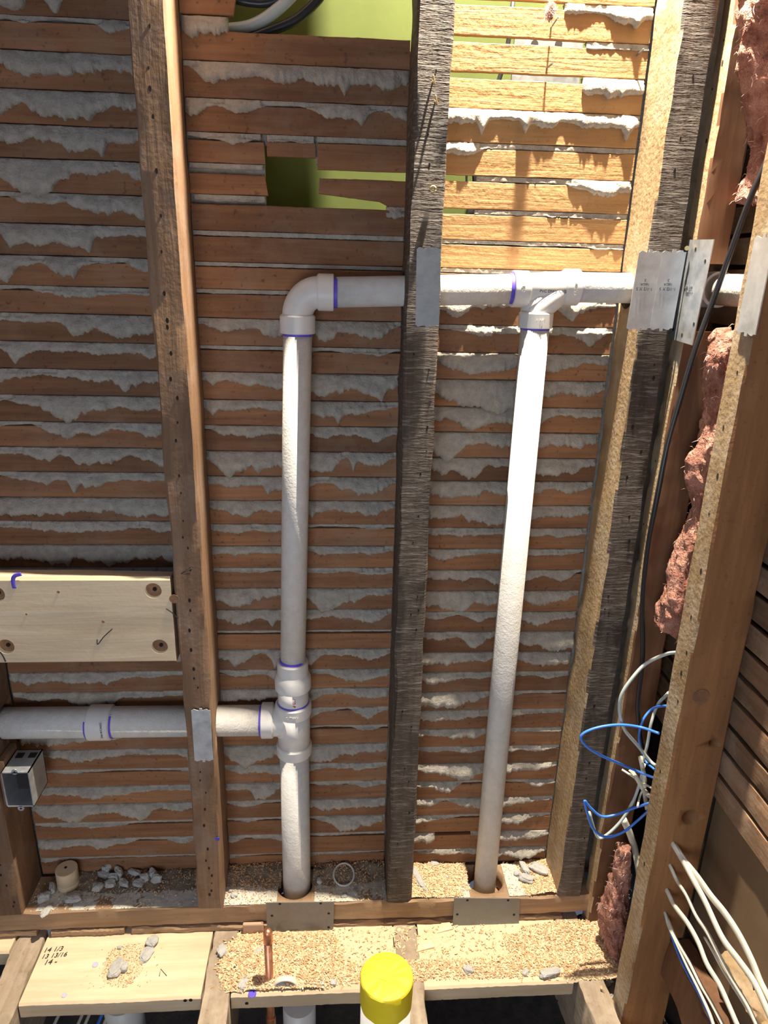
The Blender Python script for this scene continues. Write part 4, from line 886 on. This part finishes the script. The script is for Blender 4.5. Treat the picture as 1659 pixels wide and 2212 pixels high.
for px, py, sz, lb in ((918, 2044, .02, 'curled pale wood chip on the joist right of the yellow cap'), (960, 2005, .018, 'split wood chip at the left foot of the right guard plate')):
    c = on(px, py, ZB + .002); o = mk('wood_chip', [(c.x - sz, c.y - sz * .6, c.z), (c.x + sz, c.y - sz * .2, c.z + .002), (c.x + sz * .7, c.y + sz * .5, c.z + .006), (c.x - sz * .3, c.y + sz * .6, c.z + .003),
        (c.x - sz, c.y - sz * .6, c.z - .003), (c.x + sz, c.y - sz * .2, c.z - .003), (c.x + sz * .7, c.y + sz * .5, c.z - .001), (c.x - sz * .3, c.y + sz * .6, c.z - .003)],
        [(0, 1, 2, 3), (7, 6, 5, 4), (0, 4, 5, 1), (1, 5, 6, 2), (2, 6, 7, 3), (3, 7, 4, 0)], 'newx'); tag(o, lb, 'wood chip')
c = on(510, 2101, ZB); rock('wood_chip', c, .009, .008, .006, 'dark square wood bit left of the copper stub', 4.4, m='studdark', cat='wood chip', rot=.6)

# sawdust: low heap surface plus flakes
def heap(name, poly_fn, x0, x1, y0, y1, z, hgt, m, label, flakes, seed, flakecols=('flake1', 'flake2'), fs_=1.0):
    nx, ny = int((x1 - x0) / .004), max(6, int((y1 - y0) / .004)); vs, fs = [], []; ht = {}
    for i in range(nx + 1):
        for j in range(ny + 1):
            x, y = x0 + (x1 - x0) * i / nx, y0 + (y1 - y0) * j / ny
            w = poly_fn(i / nx, j / ny) + .25 * nz(x * 30, y * 30, seed)
            hh = hgt * max(-.25, min(1, w)) * (1 + .5 * nz(x * 45, y * 45, seed + 1)) + .0012 * nz(x * 220, y * 220, seed)
            if w <= .02: hh = -.004
            ht[i, j] = hh; vs.append((x, y, z + hh))
    for i in range(nx):
        for j in range(ny):
            a = i * (ny + 1) + j
            if max(ht[i, j], ht[i + 1, j], ht[i, j + 1], ht[i + 1, j + 1]) > 0: fs.append((a, a + 1, a + ny + 2, a + ny + 1))
    o = mk(name, vs, fs, m, None, True); tag(o, label, 'sawdust', kind='stuff')
    for c_ in flakecols:
        fv, ff = [], []; cnt = 0; tries = 0
        while cnt < flakes // len(flakecols) and tries < flakes * 20:
            tries += 1
            i, j = random.randrange(nx), random.randrange(ny); hh = ht[i, j]
            if hh < -.003 and random.random() > .05: continue
            x, y = x0 + (x1 - x0) * (i + random.random()) / nx, y0 + (y1 - y0) * (j + random.random()) / ny
            q_ = Vector((x, y, z + max(0, hh) + random.uniform(.0004, .0022)))
            a = Matrix.Rotation(random.uniform(0, 6.28), 3, 'Z') @ Matrix.Rotation(random.uniform(-.6, .6), 3, 'X') @ Matrix.Rotation(random.uniform(-.6, .6), 3, 'Y')
            L, w = random.uniform(.0012, .0040) * fs_, random.uniform(.0006, .0016) * fs_; s = len(fv)
            fv += [q_ + a @ Vector(t) for t in ((-L, -w, 0), (0, -w, L * .25), (L, -w, 0), (L, w, 0), (0, w, L * .25), (-L, w, 0))]
            ff += [(s, s + 1, s + 4, s + 5), (s + 1, s + 2, s + 3, s + 4)]; cnt += 1
        f = mk('sawdust_flakes', fv, ff, c_, o); f['kind'] = 'stuff'
    return o
M['flake1'] = flat('pale_wood_flake', (0.84, 0.64, 0.40), 0.8); M['flake2'] = flat('tan_wood_flake', (0.62, 0.38, 0.20), 0.8)
def blob(u, v): return 1.3 - 1.6 * ((u - .5) * 2) ** 4 - 1.2 * ((v - .45) * 2) ** 4
heap('sawdust_heap', blob, -.245, .02, -.135, -.006, ZB, .012, 'dustsaw', 'heap of coarse sawdust around the copper stub', 5200, 1.0, fs_=1.15)
heap('sawdust_heap', lambda u, v: 1.1 - 1.5 * ((v - .5) * 2) ** 2, -.01, .14, -.132, -.085, ZB, .006, 'dustsaw', 'band of sawdust between the heap and the yellow cap', 1400, 2.0)
heap('sawdust_heap', lambda u, v: 1.1 - 1.5 * ((v - .5) * 2) ** 2, .13, .50, -.130, -.082, ZB, .006, 'dustsaw', 'long band of sawdust along the right block', 3000, 3.0)
heap('sawdust_heap', lambda u, v: .1 + 1.4 * u - .8 * ((v - .5) * 2) ** 4, .36, .60, -.14, -.004, ZB, .006, 'dustsaw', 'sawdust spread over the right end of the right block', 3400, 4.0)
heap('sawdust_dusting', lambda u, v: .1, -.22, .36, -.1, -.002, ZB, .0008, 'dustsaw', 'thin scatter of sawdust on the pale blocks', 700, 5.0)
heap('sawdust_dusting', lambda u, v: .55 - 1.3 * ((u - .5) ** 2 * 4) - .5 * ((v - .5) * 2) ** 2, -.50, -.36, -.115, -.02, ZB, .0012, 'dustsaw', 'orange dusting of sawdust around the cracked chunk on the left block', 500, 6.0, fs_=.6)
heap('dust_layer', lambda u, v: .8, S1[1], S2[0], .006, .094, ZP, .0012, 'greydust', 'dusty debris on the sole plate of the left bay', 500, 7.0, fs_=.7)
heap('dirt_heap', lambda u, v: -.3 + 1.5 * v, S1[1] + .06, S2[0], .030, .098, ZP, .008, 'dirt', 'brown dirt at the back of the left bay', 500, 7.5, ('flake2',), .8)
heap('dust_layer', lambda u, v: .8, S2[1], XL - .04, .006, .094, ZP, .0012, 'greydust', 'pale dust on the sole plate left of the elbowed pipe', 400, 8.0, fs_=.7)
heap('dust_layer', lambda u, v: .8, XL + .04, S3[0], .006, .094, ZP, .0012, 'greydust', 'pale dust on the sole plate right of the elbowed pipe', 500, 8.2, fs_=.7)
heap('dirt_heap', lambda u, v: -.5 + 1.9 * v, S2[1], XL - .034, .030, .098, ZP, .016, 'dirt', 'brown crumbly dirt at the back left of the middle bay', 700, 8.5, ('flake2',), .8)
heap('dirt_heap', lambda u, v: -.5 + 1.9 * v, XL + .036, S3[0], .030, .098, ZP, .016, 'dirt', 'brown crumbly dirt at the back right of the middle bay', 700, 8.7, ('flake2',), .8)
heap('sawdust_heap', lambda u, v: 1 - 1.1 * u + .3 * v, S3[1], PRB.x - .04, .006, .098, ZP, .007, 'dustsaw', 'pale sawdust left of the leaning pipe', 1600, 9.0, fs_=.8)
heap('sawdust_heap', lambda u, v: -.5 + 1.8 * u, PRB.x + .042, S4[0], .006, .098, ZP, .007, 'dustsaw', 'pale sawdust right of the leaning pipe', 1400, 9.5, fs_=.8)
heap('dust_layer', lambda u, v: .8, PRB.x - .10, PRB.x - .043, .006, .094, ZP, .0010, 'greydust', 'grey dust beside the hole of the leaning pipe, left', 60, 9.7, fs_=.5)
heap('dust_layer', lambda u, v: .8, PRB.x + .043, PRB.x + .10, .006, .094, ZP, .0010, 'greydust', 'grey dust beside the hole of the leaning pipe, right', 60, 9.8, fs_=.5)
heap('rubble_slope', lambda u, v: .9 + .3 * nz(u * 6, v * 6, 1), .50, .66, -.55, .06, -1.43, .03, 'dirt', 'rubble and sawdust spilling down at the corner', 2600, 10.0, fs_=1.4)
SPL = ['pale wood splinter in the corner rubble nearest the right block', 'grey wood splinter lying deepest in the corner rubble', 'short pale splinter against the foot of the big side stud', 'thin grey splinter under the pink clump at the corner foot']
for i in range(4):
    a = Vector((random.uniform(.52, .60), random.uniform(-.22, -.02), -1.385 + random.uniform(0, .02))); d = Vector((random.uniform(-.3, .3), random.uniform(-.6, .6), random.uniform(-.1, .2))).normalized() * random.uniform(.02, .05)
    u = d.cross(Vector((0, 0, 1))).normalized(); v = u.cross(d).normalized()
    o = beam('wood_splinter', a, a + d, u, v, .008, .004, 'newx' if i % 2 else 'oldy', seg=5, seed=i * 4.0, bev=.001)
    tag(o, SPL[i], 'wood splinter')

# ------------------------------------------------------------------ cables
def cb(px, py): return (1300 + px * .2315, 1700 + py * .2315)
def cable(pts, r, m, label, name='white_cable', flat_=1.0, flatdir=None, ends=None, group='white cables through the side stud', cat='cable'):
    o = tube(name, pts, r, m, ns=12, k=6, flat_=flat_, flatdir=flatdir); tag(o, label, cat, group); return o
def side(cpts, x, xe, x0y=-.185):
    out = []
    a = P(*cb(*cpts[0]), y=-.212); out.append(Vector((a.x, -.18, a.z))); out.append(a)
    n = len(cpts)
    for i, c in enumerate(cpts[1:]): out.append(P(*cb(*c), x=x + (xe - x) * (i + 1) / (n - 1)))
    out.append(out[-1] + (out[-1] - out[-2]) * 1.2)
    return out
WC = 'white cables through the side stud'
cable(side([(668, 540), (740, 660), (850, 860), (960, 1060), (1120, 1400), (1280, 1620), (1420, 1820), (1551, 2100)], .592, .604), .0034, 'nmcable', 'second highest white cable running down right from the side stud', flat_=1.7, flatdir=(0, .3, 1))
cable(side([(690, 560), (790, 710), (900, 850), (1020, 1020), (1150, 1180), (1280, 1380), (1400, 1620), (1480, 1820), (1551, 1960)], .597, .612), .0036, 'nmcable', 'highest thick white cable running down right from the side stud', flat_=1.9, flatdir=(0, .3, 1))
cable(side([(640, 740), (700, 870), (790, 1010), (880, 1200), (980, 1350), (1090, 1560), (1200, 1770), (1350, 2020), (1440, 2212)], .594, .606), .0028, 'nmcable', 'thin white cable below the two thick upper ones', flat_=1.4, flatdir=(0, .3, 1))
cable(side([(610, 970), (680, 1110), (800, 1270), (900, 1450), (980, 1650), (1100, 1850), (1190, 2050), (1260, 2212)], .594, .602), .0034, 'nmcable', 'white cable with a shaded upper half, from the fourth hole', flat_=1.5, flatdir=(0, .3, 1))
cable(side([(592, 1180), (620, 1290), (690, 1440), (800, 1680), (900, 1880), (1000, 2100), (1040, 2212)], .596, .600), .0026, 'nmcable', 'lowest white cable beside the blue one')
cable(side([(600, 1200), (700, 1430), (820, 1640), (920, 1840), (1020, 2010), (1120, 2200)], .598, .604), .0030, 'nmcable', 'white cable just above the lowest one')
cable(side([(596, 1215), (690, 1500), (800, 1740), (900, 1920), (1000, 2130), (1030, 2212)], .602, .604), .0022, 'blue', 'blue cable beneath the lowest white cables', name='blue_cable')
cable(side([(880, 1260), (960, 1400), (1040, 1540), (1120, 1690), (1250, 1900)], .606, .610)[2:], .0022, 'nmcable', 'thin white cable crossing between the middle cables')
def lp(px, py, y=-.11): return P(1150 + px * .3068, 1380 + py * .3068, y=y)
cable([lp(890, 665, -.14), lp(760, 622), lp(600, 605), lp(440, 630), lp(345, 680), lp(370, 745), lp(470, 815), lp(640, 890), lp(760, 940), lp(860, 980, -.13)], .0024, 'blue', 'upper blue cable loop by the corner', name='blue_cable', group=None)
cable([lp(830, 1155, -.14), lp(720, 1190), lp(600, 1235), lp(490, 1250), lp(410, 1190), lp(368, 1140), lp(385, 1220), lp(430, 1340), lp(520, 1395), lp(640, 1360), lp(740, 1280), lp(830, 1200, -.14)], .0024, 'blue', 'lower blue cable loop by the corner', name='blue_cable', group=None)
cable([lp(1030, 95, -.15), lp(940, 108, -.12), lp(800, 175, -.1), lp(700, 280, -.1), lp(625, 400, -.1), lp(615, 520, -.1), lp(650, 640, -.1), lp(740, 750, -.1), lp(830, 860, -.1), lp(880, 900, -.12)], .0030, 'greycable', 'grey cable arching left in front of the corner', name='grey_cable', group=None)
cable([lp(960, 380, -.15), lp(880, 470, -.08), lp(835, 600, -.08), lp(810, 740, -.08), lp(780, 860, -.08)], .0028, 'greycable', 'grey cable dropping close to the big side stud', name='grey_cable', group=None)
cable([lp(950, 470, -.15), lp(850, 490, -.07), lp(780, 570, -.07), lp(750, 700, -.07), lp(790, 850, -.07), lp(860, 920, -.1)], .0022, 'blue', 'shaded blue cable behind the grey one', name='blue_cable', group=None)
cable([lp(790, 880, -.09), lp(735, 1080, -.1), lp(680, 1200, -.1), lp(600, 1310, -.1), lp(500, 1395, -.1), lp(450, 1380, -.1), lp(400, 1220, -.1)], .0028, 'greycable', 'grey cable swinging down with the lower blue loop', name='grey_cable', group=None)
for i, (a, b, c_, d) in enumerate([((760, 830), (785, 960), (790, 1080), (810, 1200)), ((690, 920), (740, 990), (780, 1060), (830, 1110)), ((630, 920), (700, 965), (770, 1010), (840, 1050)), ((770, 900), (800, 1000), (760, 1100), (740, 1180))]):
    cable([lp(*a, -.09), lp(*b, -.1), lp(*c_, -.1), lp(*d, -.13)], .0042 if i < 2 else .002, 'nmcable', ['thick white cable', 'slanting white cable', 'thin loose white end', 'crossing white cable'][i] + ' in the tangle behind the big side stud', group='tangled white cables')
cable([lp(640, 1270, -.07), lp(690, 1380, -.07), lp(725, 1500, -.07), lp(745, 1600, -.09), lp(760, 1700, -.1)], .0045, 'nmcable', 'white cable pair dropping to the pink clump', flat_=1.5, flatdir=(1, 0, 0), group=None)
cable([P(1700, 215, y=-.125), P(1659, 340, y=-.125), P(1620, 430, y=-.12), P(1580, 540, y=-.11), P(1540, 650, y=-.1), P(1500, 760, y=-.1), P(1470, 860, y=-.1), P(1442, 960, y=-.1), P(1422, 1060, y=-.1), P(1400, 1180, y=-.09),
       P(1388, 1300, y=-.08), P(1388, 1420, y=-.07), P(1378, 1520, y=-.06), P(1385, 1600, y=-.05), P(1405, 1650, y=-.05)], .0042, 'black', 'long black cable hanging down in front of the corner', name='black_cable', group=None)
def up(px, py): return P(px, py, y=.15)
cable([up(400, -30), up(560, 8), up(640, -25)][::1], .006, 'black', 'black cable crossing the very top of the green gap', name='black_cable', group=None)
cable([up(480, 66), up(545, 55), up(600, 20), up(650, -30)], .009, 'greycable', 'thick grey cable curving through the green gap', name='grey_cable', group=None)
cable([up(520, 90), up(580, 68), up(640, 42), up(690, -5), up(705, -40)], .0075, 'black', 'thick black cable curving through the green gap', name='black_cable', group=None)
cable([P(1108, 5, y=.19), P(1090, 130, y=.19), P(1030, 330, y=.19), P(1026, 420, y=.19)], .004, 'black', 'thin dark wire behind the lamplit laths', name='black_cable', group=None)
cable([P(1008, 370, y=.19), P(1008, 400, y=.19), P(1010, 440, y=.19)], .002, 'black', 'hair-thin dark wire in the lower green slot', name='black_cable', group=None)
for px, py, lb in ((935, 175, 'long bent nail casting a slanting shadow on the dark stud'), (940, 218, 'short nail on the dark stud below the bent one')):
    p = P(px, py, y=-.001); tag(tube('bent_nail', [p, p + Vector((.002, -.004, -.004)), p + Vector((-.001, -.007, .006))], .0014, 'brass', ns=8), lb, 'nail')
p = P(935, 409, y=0.0); tag(tube('eyelet_screw', [p + Vector((.004 * math.cos(t), -.003, .004 * math.sin(t))) for t in [i * .5 for i in range(13)]], .0016, 'brass', ns=8, raw=True), 'rusty ring nail on the dark stud', 'nail')
